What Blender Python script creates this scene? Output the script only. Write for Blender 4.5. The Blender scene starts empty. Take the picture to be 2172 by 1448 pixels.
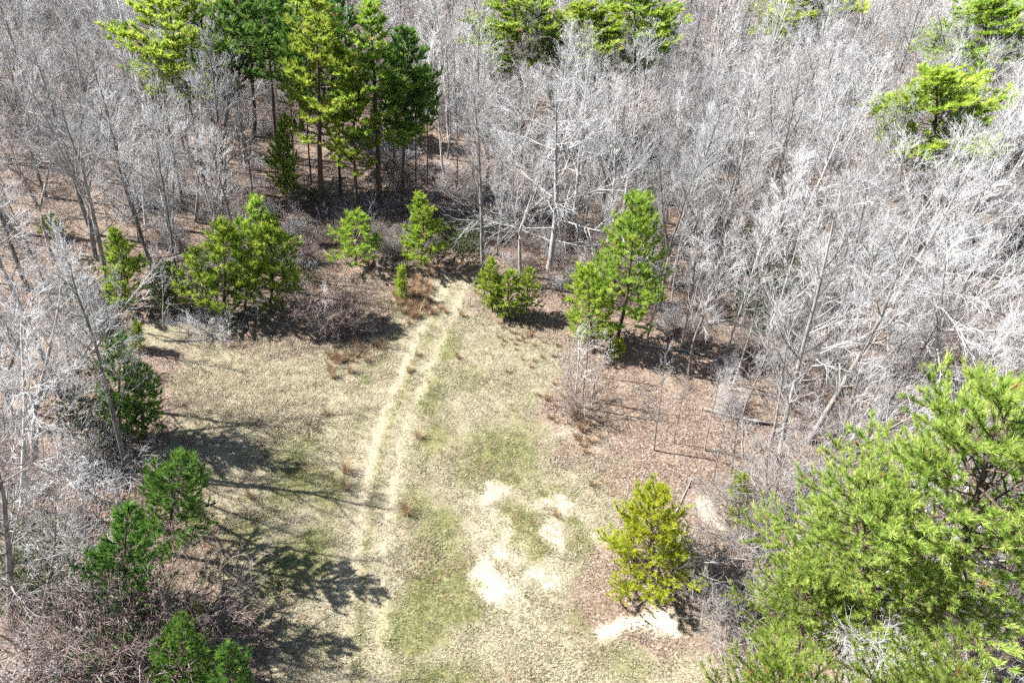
import bpy, math, random
import numpy as np
from mathutils import Vector, Matrix, Euler

# ------------------------------------------------------------------ camera, sky, sun, exposure
scene = bpy.context.scene
W0, H0, FPX = 2172.0, 1448.0, 1448.0          # photograph size; 24 mm lens on a 36 mm frame
CAM_H, PITCH, ROLL = 30.0, math.radians(42.0), math.radians(3.0)
cam_data = bpy.data.cameras.new('camera')
cam_data.sensor_width = 36.0
cam_data.lens = 24.0
cam_data.clip_start = 0.1
cam_data.clip_end = 6000.0
cam = bpy.data.objects.new('camera', cam_data)
scene.collection.objects.link(cam)
CAM_R = Matrix.Rotation(math.pi / 2 - PITCH, 4, 'X') @ Matrix.Rotation(ROLL, 4, 'Z')
cam.matrix_world = Matrix.Translation((0, 0, CAM_H)) @ CAM_R
scene.camera = cam

SUN_EL, SUN_DIR = math.radians(46.0), math.radians(-9.0)      # shadows run along SUN_DIR, measured from +X
S = Vector((-math.cos(SUN_DIR) * math.cos(SUN_EL), -math.sin(SUN_DIR) * math.cos(SUN_EL), math.sin(SUN_EL)))
world = bpy.data.worlds.new('World')
scene.world = world
world.use_nodes = True
wn = world.node_tree
wn.nodes.clear()
sky = wn.nodes.new('ShaderNodeTexSky')
sky.sky_type = 'NISHITA'
sky.sun_disc = False
sky.sun_elevation = SUN_EL
sky.sun_rotation = math.atan2(S.x, S.y)
bg = wn.nodes.new('ShaderNodeBackground')
bg.inputs['Strength'].default_value = 0.052
wo = wn.nodes.new('ShaderNodeOutputWorld')
wn.links.new(sky.outputs[0], bg.inputs[0])
wn.links.new(bg.outputs[0], wo.inputs[0])
sun_data = bpy.data.lights.new('sun', 'SUN')
sun_data.energy = 5.0
sun_data.angle = math.radians(0.5)
sun_data.color = (1.0, 0.965, 0.915)
sun = bpy.data.objects.new('sun', sun_data)
sun.rotation_euler = S.to_track_quat('Z', 'Y').to_euler()
sun.location = (-60, 20, 90)
scene.collection.objects.link(sun)
scene.view_settings.view_transform = 'Standard'
scene.view_settings.look = 'None'
scene.view_settings.exposure = 1.8
scene.view_settings.gamma = 1.0
scene.view_settings.use_curve_mapping = False
cy = scene.cycles
cy.max_bounces = 4
cy.diffuse_bounces = 2
cy.glossy_bounces = 2
cy.transmission_bounces = 3
cy.use_adaptive_sampling = True
cy.adaptive_threshold = 0.05
cy.adaptive_min_samples = 40
cy.use_denoising = False
cy.caustics_reflective = False
cy.caustics_refractive = False

C = scene.collection
R3 = np.array(CAM_R.to_3x3())


# ------------------------------------------------------------------ helpers
def ray(px, py):
    return R3 @ np.array([(px - W0 / 2) / FPX, -(py - H0 / 2) / FPX, -1.0])


def gpt(px, py):
    """point of the level ground seen at a pixel of the photograph"""
    d = ray(px, py)
    k = CAM_H / -d[2]
    return np.array([d[0] * k, d[1] * k])


def pix(P):
    """photograph pixel of world points (n,3)"""
    P = np.atleast_2d(P) - np.array([0, 0, CAM_H])
    q = P @ R3
    z = np.minimum(q[:, 2], -1e-3)
    return np.stack([W0 / 2 + FPX * q[:, 0] / -z, H0 / 2 - FPX * q[:, 1] / -z, -q[:, 2]], 1)


def hash2(ix, iy, seed):
    h = (ix * 374761393 + iy * 668265263 + seed * 2147483647 % 4294967291) & 0xFFFFFFFF
    h = ((h ^ (h >> 13)) * 1274126177) & 0xFFFFFFFF
    h = h ^ (h >> 16)
    return (h & 0xFFFF) / 65535.0


def vnoise(x, y, scale, seed=0, octaves=3):
    """value noise in 0..1"""
    x = np.asarray(x, float) / scale + 1000.0
    y = np.asarray(y, float) / scale + 1000.0
    tot, amp, norm = 0.0, 1.0, 0.0
    for o in range(octaves):
        ix, iy = np.floor(x).astype(np.int64), np.floor(y).astype(np.int64)
        fx, fy = x - ix, y - iy
        fx, fy = fx * fx * (3 - 2 * fx), fy * fy * (3 - 2 * fy)
        a = hash2(ix, iy, seed + o) * (1 - fx) + hash2(ix + 1, iy, seed + o) * fx
        b = hash2(ix, iy + 1, seed + o) * (1 - fx) + hash2(ix + 1, iy + 1, seed + o) * fx
        tot = tot + amp * (a * (1 - fy) + b * fy)
        norm += amp
        amp *= 0.5
        x, y = x * 2.03, y * 2.03
    return tot / norm


def seg_dist(x, y, poly):
    """distance of points to a polyline"""
    d = np.full(np.shape(x), 1e9)
    for (ax, ay), (bx, by) in zip(poly[:-1], poly[1:]):
        vx, vy = bx - ax, by - ay
        t = np.clip(((x - ax) * vx + (y - ay) * vy) / (vx * vx + vy * vy + 1e-9), 0, 1)
        d = np.minimum(d, np.hypot(x - ax - t * vx, y - ay - t * vy))
    return d


def in_poly(x, y, poly):
    ins = np.zeros(np.shape(x), bool)
    n = len(poly)
    for i in range(n):
        (ax, ay), (bx, by) = poly[i], poly[(i + 1) % n]
        c = ((ay > y) != (by > y)) & (x < (bx - ax) * (y - ay) / (by - ay + 1e-12) + ax)
        ins ^= c
    return ins


def signed(x, y, poly):
    """> 0 inside the polygon, metres to its edge"""
    d = seg_dist(x, y, list(poly) + [poly[0]])
    return np.where(in_poly(x, y, poly), d, -d)


def sstep(a, b, v):
    t = np.clip((v - a) / (b - a), 0, 1)
    return t * t * (3 - 2 * t)


def world_poly(pxs):
    return [tuple(gpt(*p)) for p in pxs]


# ------------------------------------------------------------------ the lie of the land
RUT_L = world_poly([(716, 1560), (720, 1448), (728, 1300), (742, 1200), (760, 1060), (778, 975), (802, 880), (832, 815), (866, 740), (890, 690), (922, 635), (945, 595)])
RUT_R = world_poly([(800, 1560), (800, 1448), (800, 1300), (806, 1160), (822, 1050), (846, 935), (874, 860), (910, 770), (936, 710), (962, 650), (982, 605)])
RUT_M = [((a[0] + b[0]) / 2, (a[1] + b[1]) / 2) for a, b in zip(RUT_L, RUT_R)]
# grassy opening, and the wider opening that holds no dense woods
GRASS = world_poly([(600, 1600), (560, 1448), (560, 1320), (430, 1190), (420, 1080), (330, 960), (395, 860), (310, 735), (330, 702), (450, 722), (700, 732), (830, 700), (835, 610),
                    (930, 580), (1000, 592), (1025, 650), (1150, 702), (1205, 735), (1180, 810), (1140, 870), (1200, 955), (1290, 1050), (1280, 1200), (1240, 1290), (1420, 1360), (1560, 1448), (1600, 1600)])
OPEN = world_poly([(480, 1700), (380, 1400), (330, 1260), (300, 1080), (300, 960), (235, 900), (235, 730), (300, 655), (640, 640), (660, 560), (980, 540), (1010, 600), (1230, 620),
                   (1330, 640), (1420, 720), (1440, 840), (1570, 920), (1640, 1050), (1600, 1250), (1620, 1400), (1640, 1700)])


def gz(x, y):
    x, y = np.asarray(x, float), np.asarray(y, float)
    z = 0.35 * (vnoise(x, y, 14.0, 3, 2) - 0.5) + 0.10 * (vnoise(x, y, 2.2, 9, 2) - 0.5)
    z = z - 0.09 * np.exp(-(seg_dist(x, y, RUT_L) / 0.28) ** 2) - 0.07 * np.exp(-(seg_dist(x, y, RUT_R) / 0.28) ** 2)
    return z


def sand_mask(x, y):
    spots = [(1050, 1055, 62, 34, .8), (1030, 1120, 34, 60, .6), (1060, 1205, 62, 42, .95), (1060, 1245, 40, 30, 1.3), (1150, 1222, 42, 34, .8), (1165, 1085, 60, 18, .75),
             (1182, 1150, 30, 40, .8), (1385, 1338, 62, 30, 1.4), (1320, 1318, 42, 26, 1.1), (1425, 1362, 40, 16, 1.2), (1505, 1112, 18, 40, 1.0), (1530, 1140, 26, 18, 1.0),
             (1285, 1140, 34, 16, .8), (1340, 1265, 24, 14, .6), (1430, 1105, 20, 22, .7), (1175, 1010, 40, 14, .45), (1190, 920, 34, 18, .5), (1230, 950, 40, 18, .5), (1110, 1330, 60, 50, .35),
             (1180, 1400, 60, 40, .4), (1410, 815, 40, 18, .4), (1330, 825, 40, 12, .35), (1250, 1085, 30, 12, .5), (1045, 1150, 34, 90, .62), (1110, 1180, 40, 40, .45), (1100, 1290, 80, 60, .35), (980, 1150, 30, 60, .3), (1360, 1330, 90, 40, .55), (1330, 1150, 90, 40, .35), (1480, 1180, 70, 60, .4)]
    m = np.zeros(np.shape(x))
    n = vnoise(x, y, 0.9, 21, 4) - 0.5
    x, y = x + 2.6 * (vnoise(x, y, 2.4, 23, 3) - 0.5), y + 2.6 * (vnoise(x, y, 2.4, 25, 3) - 0.5)
    for cx, cyy, rx, ry, a in spots:
        c = gpt(cx, cyy)
        ex = np.linalg.norm(gpt(cx + rx, cyy) - c)
        ey = abs(gpt(cx, cyy - ry)[1] - gpt(cx, cyy + ry)[1]) / 2
        r = np.hypot((x - c[0]) / ex, (y - c[1]) / ey) + 1.5 * n
        m = np.maximum(m, a * (1 - sstep(0.15, 1.45, r)))
    return m


def green_mask(x, y):
    spots = [(945, 730, 30, 40, 1), (905, 850, 40, 50, .9), (980, 800, 60, 30, .4), (1040, 960, 120, 60, .8), (930, 920, 50, 60, .7), (1110, 900, 50, 50, .5), (1090, 1115, 46, 40, 1.2), (1135, 1165, 26, 26, 1.0),
             (880, 1070, 40, 40, .7), (930, 1130, 50, 60, .8), (930, 1250, 70, 70, 1.1), (870, 1350, 80, 60, 1.0), (620, 1020, 70, 80, .8), (660, 1160, 50, 80, 1.0), (610, 1220, 60, 80, .9),
             (520, 1120, 60, 50, .6), (700, 1050, 40, 50, .7), (800, 770, 26, 26, .7), (760, 900, 40, 40, .4), (1000, 1000, 50, 40, .7), (1240, 1150, 40, 50, .8), (1250, 1290, 40, 40, .9), (1215, 1110, 14, 16, 1),
             (720, 1330, 40, 60, .4), (1000, 1300, 18, 14, 1.0), (900, 1440, 120, 60, .9), (640, 950, 60, 40, .5), (780, 800, 20, 20, .7), (1170, 1050, 40, 20, .6), (1330, 1400, 60, 40, .5)]
    m = np.zeros(np.shape(x))
    n = vnoise(x, y, 2.4, 33, 3) - 0.5
    for cx, cyy, rx, ry, a in spots:
        c = gpt(cx, cyy)
        ex = np.linalg.norm(gpt(cx + rx, cyy) - c)
        ey = abs(gpt(cx, cyy - ry)[1] - gpt(cx, cyy + ry)[1]) / 2
        r = np.hypot((x - c[0]) / ex, (y - c[1]) / ey) + 1.3 * n
        m = np.maximum(m, a * (1 - sstep(0.1, 1.7, r)))
    m = m + 0.22 * (vnoise(x, y, 3.0, 35, 3) - 0.2)
    return np.clip(m + 0.5 * np.exp(-(seg_dist(x, y, RUT_M) / 0.32) ** 2), 0, 1)


def rut_mask(x, y):
    n = vnoise(x, y, 0.7, 41, 3) - 0.5
    wear = np.clip(0.85 + 0.6 * (vnoise(x, y, 2.6, 43, 2) - 0.4), 0.74, 1.1)
    a = np.exp(-((seg_dist(x, y, RUT_L) + 0.5 * n).clip(0) / 0.66) ** 2.4)
    b = np.exp(-((seg_dist(x, y, RUT_R) + 0.5 * n).clip(0) / 0.64) ** 2.4)
    return np.clip(np.maximum(a, 0.85 * b) * wear, 0, 1)


def litter_mask(x, y):
    n = (vnoise(x, y, 3.0, 51, 3) - 0.5) * 4.5
    return 1 - sstep(-0.9, 1.3, signed(x, y, GRASS) + n)


# ------------------------------------------------------------------ materials
def nodes_of(m):
    m.use_nodes = True
    nt = m.node_tree
    nt.nodes.clear()
    return nt, nt.nodes.new('ShaderNodeOutputMaterial')


def nd(nt, t, **kw):
    n = nt.nodes.new(t)
    for k, v in kw.items():
        setattr(n, k, v)
    return n


def ramp(nt, fac, stops):
    r = nt.nodes.new('ShaderNodeValToRGB')
    while len(r.color_ramp.elements) < len(stops):
        r.color_ramp.elements.new(0.5)
    for e, (p, c) in zip(r.color_ramp.elements, stops):
        e.position = p
        e.color = (*c, 1)
    nt.links.new(fac, r.inputs[0])
    return r.outputs[0]


def mixc(nt, fac, a, b, blend='MIX'):
    m = nt.nodes.new('ShaderNodeMix')
    m.data_type = 'RGBA'
    m.blend_type = blend
    for s, v in ((m.inputs[0], fac), (m.inputs[6], a), (m.inputs[7], b)):
        if isinstance(v, bpy.types.NodeSocket):
            nt.links.new(v, s)
        elif isinstance(v, (int, float)):
            s.default_value = v
        else:
            s.default_value = (*v, 1)
    return m.outputs[2]


def math_n(nt, op, a, b=None, clamp=False):
    m = nt.nodes.new('ShaderNodeMath')
    m.operation = op
    m.use_clamp = clamp
    for s, v in zip(m.inputs, (a, b)):
        if v is None:
            continue
        if isinstance(v, bpy.types.NodeSocket):
            nt.links.new(v, s)
        else:
            s.default_value = v
    return m.outputs[0]


def noise_n(nt, vec, scale, detail=3.0, rough=0.6):
    n = nt.nodes.new('ShaderNodeTexNoise')
    n.inputs['Scale'].default_value = scale
    n.inputs['Detail'].default_value = detail
    n.inputs['Roughness'].default_value = rough
    if vec is not None:
        nt.links.new(vec, n.inputs['Vector'])
    return n.outputs[0]


def mat_ground():
    m = bpy.data.materials.new('woodland_ground')
    nt, out = nodes_of(m)
    L = nt.links
    geo = nd(nt, 'ShaderNodeNewGeometry').outputs['Position']
    at = nd(nt, 'ShaderNodeAttribute', attribute_name='cover')
    sep = nd(nt, 'ShaderNodeSeparateColor')
    L.new(at.outputs['Color'], sep.inputs[0])
    sand, green, litter = sep.outputs[0], sep.outputs[1], sep.outputs[2]
    rut = at.outputs['Alpha']
    n1 = noise_n(nt, geo, 9.0, 4, 0.7)
    n2 = noise_n(nt, geo, 1.1, 4, 0.6)
    n3 = noise_n(nt, geo, 28.0, 2, 0.6)
    straw = ramp(nt, n1, [(0.3, (0.10, 0.090, 0.055)), (0.5, (0.24, 0.218, 0.145)), (0.7, (0.36, 0.33, 0.235))])
    straw2 = ramp(nt, n1, [(0.3, (0.10, 0.080, 0.050)), (0.5, (0.235, 0.20, 0.14)), (0.7, (0.35, 0.31, 0.225))])
    straw = mixc(nt, ramp(nt, n2, [(0.42, (0, 0, 0)), (0.6, (1, 1, 1))]), straw, straw2)
    grass = ramp(nt, n1, [(0.3, (0.06, 0.066, 0.022)), (0.5, (0.14, 0.14, 0.060)), (0.72, (0.25, 0.235, 0.125))])
    vor = nd(nt, 'ShaderNodeTexVoronoi')
    vor.inputs['Scale'].default_value = 13.0
    L.new(geo, vor.inputs['Vector'])
    vs = nd(nt, 'ShaderNodeSeparateColor')
    L.new(vor.outputs['Color'], vs.inputs[0])
    lit = ramp(nt, vs.outputs[0], [(0.0, (0.065, 0.042, 0.031)), (0.4, (0.15, 0.104, 0.079)), (0.75, (0.225, 0.167, 0.132)), (1.0, (0.34, 0.275, 0.225))])
    lit = mixc(nt, ramp(nt, n2, [(0.35, (0, 0, 0)), (0.7, (0.7, 0.7, 0.7))]), lit, (0.165, 0.130, 0.098))
    snd = ramp(nt, n1, [(0.28, (0.27, 0.22, 0.165)), (0.5, (0.42, 0.365, 0.285)), (0.75, (0.55, 0.50, 0.415))])
    rutc = ramp(nt, n1, [(0.3, (0.18, 0.155, 0.102)), (0.5, (0.30, 0.265, 0.185)), (0.75, (0.40, 0.362, 0.27))])

    def edge(msk, amt, lo, hi):
        v = math_n(nt, 'ADD', msk, math_n(nt, 'MULTIPLY', math_n(nt, 'SUBTRACT', n1, 0.5), amt))
        mr = nd(nt, 'ShaderNodeMapRange')
        mr.inputs[1].default_value, mr.inputs[2].default_value = lo, hi
        L.new(v, mr.inputs[0])
        return mr.outputs[0]
    c = mixc(nt, edge(green, 1.1, 0.2, 0.75), straw, grass)
    c = mixc(nt, edge(litter, 1.2, 0.3, 0.75), c, lit)
    fine = math_n(nt, 'ADD', n1, math_n(nt, 'MULTIPLY', math_n(nt, 'SUBTRACT', n3, 0.5), 0.8))

    def edge2(msk, amt, lo, hi):
        v = math_n(nt, 'ADD', msk, math_n(nt, 'MULTIPLY', math_n(nt, 'SUBTRACT', fine, 0.5), amt))
        mr = nd(nt, 'ShaderNodeMapRange')
        mr.inputs[1].default_value, mr.inputs[2].default_value = lo, hi
        L.new(v, mr.inputs[0])
        return mr.outputs[0]
    c = mixc(nt, edge2(rut, 1.2, 0.1, 1.15), c, rutc)
    c = mixc(nt, edge2(sand, 1.5, 0.3, 1.15), c, snd)
    p = nd(nt, 'ShaderNodeBsdfPrincipled')
    p.inputs['Roughness'].default_value = 0.95
    p.inputs['Specular IOR Level'].default_value = 0.15
    L.new(c, p.inputs['Base Color'])
    b = nd(nt, 'ShaderNodeBump')
    b.inputs['Strength'].default_value = 0.6
    b.inputs['Distance'].default_value = 0.06
    L.new(math_n(nt, 'ADD', n1, math_n(nt, 'MULTIPLY', n3, 0.6)), b.inputs['Height'])
    L.new(b.outputs[0], p.inputs['Normal'])
    L.new(p.outputs[0], out.inputs[0])
    return m


def mat_bark(name, dark, light, scale=6.0, vary=0.25):
    m = bpy.data.materials.new(name)
    nt, out = nodes_of(m)
    L = nt.links
    tc = nd(nt, 'ShaderNodeTexCoord').outputs['Object']
    mp = nd(nt, 'ShaderNodeMapping')
    mp.inputs['Scale'].default_value = (1, 1, 0.3)
    L.new(tc, mp.inputs[0])
    n = noise_n(nt, mp.outputs[0], scale, 4, 0.65)
    c = ramp(nt, n, [(0.32, dark), (0.68, light)])
    oi = nd(nt, 'ShaderNodeObjectInfo')
    v = math_n(nt, 'ADD', math_n(nt, 'MULTIPLY', oi.outputs['Random'], 2 * vary), 1 - vary)
    hs = nd(nt, 'ShaderNodeHueSaturation')
    L.new(v, hs.inputs['Value'])
    L.new(c, hs.inputs['Color'])
    p = nd(nt, 'ShaderNodeBsdfPrincipled')
    p.inputs['Roughness'].default_value = 0.85
    p.inputs['Specular IOR Level'].default_value = 0.25
    L.new(hs.outputs[0], p.inputs['Base Color'])
    b = nd(nt, 'ShaderNodeBump')
    b.inputs['Strength'].default_value = 0.5
    b.inputs['Distance'].default_value = 0.03
    L.new(n, b.inputs['Height'])
    L.new(b.outputs[0], p.inputs['Normal'])
    L.new(p.outputs[0], out.inputs[0])
    return m


def mat_leafy(name, stops, trans=0.3, vary=0.2, hue=0.03):
    """foliage: colour by the per-tuft attribute 'tone', a little light coming through"""
    m = bpy.data.materials.new(name)
    nt, out = nodes_of(m)
    L = nt.links
    at = nd(nt, 'ShaderNodeAttribute', attribute_name='tone')
    c = ramp(nt, at.outputs['Fac'], stops)
    oi = nd(nt, 'ShaderNodeObjectInfo')
    hs = nd(nt, 'ShaderNodeHueSaturation')
    L.new(math_n(nt, 'ADD', math_n(nt, 'MULTIPLY', oi.outputs['Random'], 2 * vary), 1 - vary), hs.inputs['Value'])
    r2 = math_n(nt, 'FRACT', math_n(nt, 'MULTIPLY', oi.outputs['Random'], 7.31))
    L.new(math_n(nt, 'ADD', math_n(nt, 'MULTIPLY', r2, 2 * hue), 0.5 - hue), hs.inputs['Hue'])
    L.new(c, hs.inputs['Color'])
    p = nd(nt, 'ShaderNodeBsdfPrincipled')
    p.inputs['Roughness'].default_value = 0.55
    p.inputs['Specular IOR Level'].default_value = 0.3
    L.new(hs.outputs[0], p.inputs['Base Color'])
    t = nd(nt, 'ShaderNodeBsdfTranslucent')
    L.new(hs.outputs[0], t.inputs['Color'])
    mx = nd(nt, 'ShaderNodeMixShader')
    mx.inputs[0].default_value = trans
    L.new(p.outputs[0], mx.inputs[1])
    L.new(t.outputs[0], mx.inputs[2])
    L.new(mx.outputs[0], out.inputs[0])
    return m


M_GROUND = mat_ground()
M_HARD = mat_bark('hardwood_bark', (0.09, 0.08, 0.072), (0.30, 0.28, 0.265), 5.0, 0.35)
M_TWIG = mat_bark('hardwood_twigs', (0.27, 0.267, 0.268), (0.49, 0.486, 0.488), 1.2, 0.36)
M_TWIGB = mat_bark('brown_grey_twigs', (0.20, 0.182, 0.172), (0.37, 0.345, 0.33), 1.2, 0.35)
M_PALE = mat_bark('pale_bark', (0.20, 0.185, 0.175), (0.54, 0.52, 0.50), 4.0)
M_PALET = mat_bark('pale_twigs', (0.38, 0.376, 0.377), (0.62, 0.615, 0.615), 1.5, 0.25)
M_BRUSH = mat_bark('brush_twigs', (0.16, 0.12, 0.105), (0.30, 0.24, 0.215), 1.5, 0.3)
M_PBARK = mat_bark('pine_bark', (0.045, 0.032, 0.026), (0.15, 0.11, 0.09), 7.0)
M_PBRANCH = mat_bark('pine_branch_bark', (0.07, 0.05, 0.038), (0.16, 0.12, 0.09), 7.0)
M_LOG = mat_bark('fallen_wood', (0.14, 0.12, 0.10), (0.36, 0.33, 0.30), 6.0)
M_NEEDLE = mat_leafy('pine_needles', [(0.0, (0.15, 0.24, 0.033)), (0.45, (0.30, 0.42, 0.055)), (0.85, (0.45, 0.55, 0.09)), (0.97, (0.52, 0.58, 0.12)), (1.0, (0.44, 0.32, 0.11))], 0.5, 0.12, 0.012)
M_NEEDLE_P = mat_leafy('pale_pine_needles', [(0.0, (0.15, 0.23, 0.04)), (0.45, (0.32, 0.43, 0.085)), (0.85, (0.48, 0.57, 0.15)), (0.97, (0.56, 0.60, 0.19)), (1.0, (0.46, 0.33, 0.13))], 0.5, 0.1, 0.01)
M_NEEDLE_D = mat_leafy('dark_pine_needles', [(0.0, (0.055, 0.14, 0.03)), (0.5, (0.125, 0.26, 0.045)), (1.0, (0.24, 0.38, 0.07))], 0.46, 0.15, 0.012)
M_NEEDLE_Y = mat_leafy('yellow_green_needles', [(0.0, (0.24, 0.30, 0.025)), (0.5, (0.43, 0.50, 0.045)), (1.0, (0.55, 0.59, 0.075))], 0.52, 0.1, 0.01)
M_EVER = mat_leafy('evergreen_leaves', [(0.0, (0.03, 0.06, 0.018)), (0.5, (0.07, 0.11, 0.035)), (1.0, (0.13, 0.17, 0.06))], 0.2, 0.25, 0.02)
M_DRY = mat_leafy('dry_grass_blades', [(0.0, (0.17, 0.145, 0.09)), (0.5, (0.36, 0.325, 0.225)), (1.0, (0.54, 0.505, 0.385))], 0.25, 0.2, 0.01)
M_STRAW = mat_leafy('pale_straw_blades', [(0.0, (0.20, 0.16, 0.10)), (0.5, (0.36, 0.31, 0.21)), (1.0, (0.52, 0.47, 0.36))], 0.25, 0.2, 0.01)
M_GREEN = mat_leafy('green_grass_blades', [(0.0, (0.085, 0.105, 0.03)), (0.6, (0.19, 0.215, 0.075)), (1.0, (0.33, 0.335, 0.17))], 0.35, 0.2, 0.01)
M_SEDGE = mat_leafy('broomsedge_blades', [(0.0, (0.21, 0.135, 0.08)), (0.5, (0.38, 0.265, 0.165)), (1.0, (0.50, 0.39, 0.26))], 0.25, 0.15, 0.01)
M_LEAF = mat_leafy('fallen_leaves', [(0.0, (0.07, 0.045, 0.034)), (0.4, (0.16, 0.112, 0.086)), (0.8, (0.26, 0.20, 0.16)), (1.0, (0.40, 0.335, 0.28))], 0.1, 0.15, 0.01)


# ------------------------------------------------------------------ mesh helpers
def mesh_from(name, V, F, mats, tone=None, smooth=False):
    """V (n,3); F list of index arrays with equal row length each"""
    me = bpy.data.meshes.new(name)
    V = np.asarray(V, np.float32)
    loops = np.concatenate([f.ravel() for f in F]).astype(np.int32)
    sizes = np.concatenate([np.full(len(f), f.shape[1], np.int32) for f in F])
    starts = np.concatenate([[0], np.cumsum(sizes)[:-1]]).astype(np.int32)
    me.vertices.add(len(V))
    me.vertices.foreach_set('co', V.ravel())
    me.loops.add(len(loops))
    me.loops.foreach_set('vertex_index', loops)
    me.polygons.add(len(sizes))
    me.polygons.foreach_set('loop_start', starts)
    me.polygons.foreach_set('loop_total', sizes)
    if smooth:
        me.polygons.foreach_set('use_smooth', np.ones(len(sizes), bool))
    if tone is not None:
        a = me.attributes.new('tone', 'FLOAT', 'POINT')
        a.data.foreach_set('value', np.asarray(tone, np.float32))
    me.update(calc_edges=True)
    for m in (mats if isinstance(mats, list) else [mats]):
        me.materials.append(m)
    return me


def tubes(lines, sides):
    """lines: list of (points (k,3), radii (k,)); the last ring closes to a point"""
    VV, FF, off = [], [], 0
    groups = {}
    for p, r in lines:
        groups.setdefault(len(p), []).append((p, r))
    ang = np.linspace(0, 2 * np.pi, sides, endpoint=False)
    for k, ls in groups.items():
        P = np.array([l[0] for l in ls])
        Rr = np.array([l[1] for l in ls])
        n = len(ls)
        d = P[:, -1] - P[:, 0]
        d /= np.linalg.norm(d, axis=1, keepdims=True) + 1e-9
        ref = np.where(np.abs(d[:, 2:3]) > 0.8, np.array([[1.0, 0, 0]]), np.array([[0, 0, 1.0]]))
        a = np.cross(d, ref)
        a /= np.linalg.norm(a, axis=1, keepdims=True) + 1e-9
        b = np.cross(d, a)
        ring = np.cos(ang)[None, :, None] * a[:, None] + np.sin(ang)[None, :, None] * b[:, None]      # n,s,3
        V = P[:, :-1, None, :] + Rr[:, :-1, None, None] * ring[:, None]                                 # n,k-1,s,3
        V = V.reshape(n, -1, 3)
        V = np.concatenate([V, P[:, -1:, :]], 1)
        per = (k - 1) * sides + 1
        base = off + np.arange(n)[:, None] * per
        s0 = np.arange(sides)
        s1 = (s0 + 1) % sides
        for j in range(k - 2):
            q = np.stack([j * sides + s0, j * sides + s1, (j + 1) * sides + s1, (j + 1) * sides + s0], 1)
            FF.append((base[:, :, None] + q[None]).reshape(-1, 4))
        j = k - 2
        t = np.stack([j * sides + s0, j * sides + s1, np.full(sides, per - 1)], 1)
        FF.append((base[:, :, None] + t[None]).reshape(-1, 3))
        VV.append(V.reshape(-1, 3))
        off += n * per
    return np.concatenate(VV), FF


def merge(parts):
    V, F, off = [], [], 0
    for v, f in parts:
        V.append(v)
        F += [x + off for x in f]
        off += len(v)
    return np.concatenate(V), F


def norm(v):
    return v / (np.linalg.norm(v) + 1e-9)


UP = np.array([0, 0, 1.0])


def path(rng, p, d, L, n, wob, up):
    """a wandering line of n points that bends towards the sky"""
    pts = [np.array(p, float)]
    d = norm(np.array(d, float))
    for i in range(n - 1):
        d = norm(d + rng.normal(0, wob, 3) + UP * up)
        pts.append(pts[-1] + d * L / (n - 1))
    return np.array(pts)


def at_line(P, t):
    f = t * (len(P) - 1)
    i = min(int(f), len(P) - 2)
    return P[i] + (P[i + 1] - P[i]) * (f - i), norm(P[i + 1] - P[i])


def side_dir(rng, d, ang, az=None):
    ref = np.array([1.0, 0, 0]) if abs(d[2]) > 0.9 else UP
    a = norm(np.cross(d, ref))
    b = np.cross(d, a)
    if az is None:
        az = rng.uniform(0, 2 * np.pi)
    return norm(d * math.cos(ang) + (a * math.cos(az) + b * math.sin(az)) * math.sin(ang))


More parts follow.
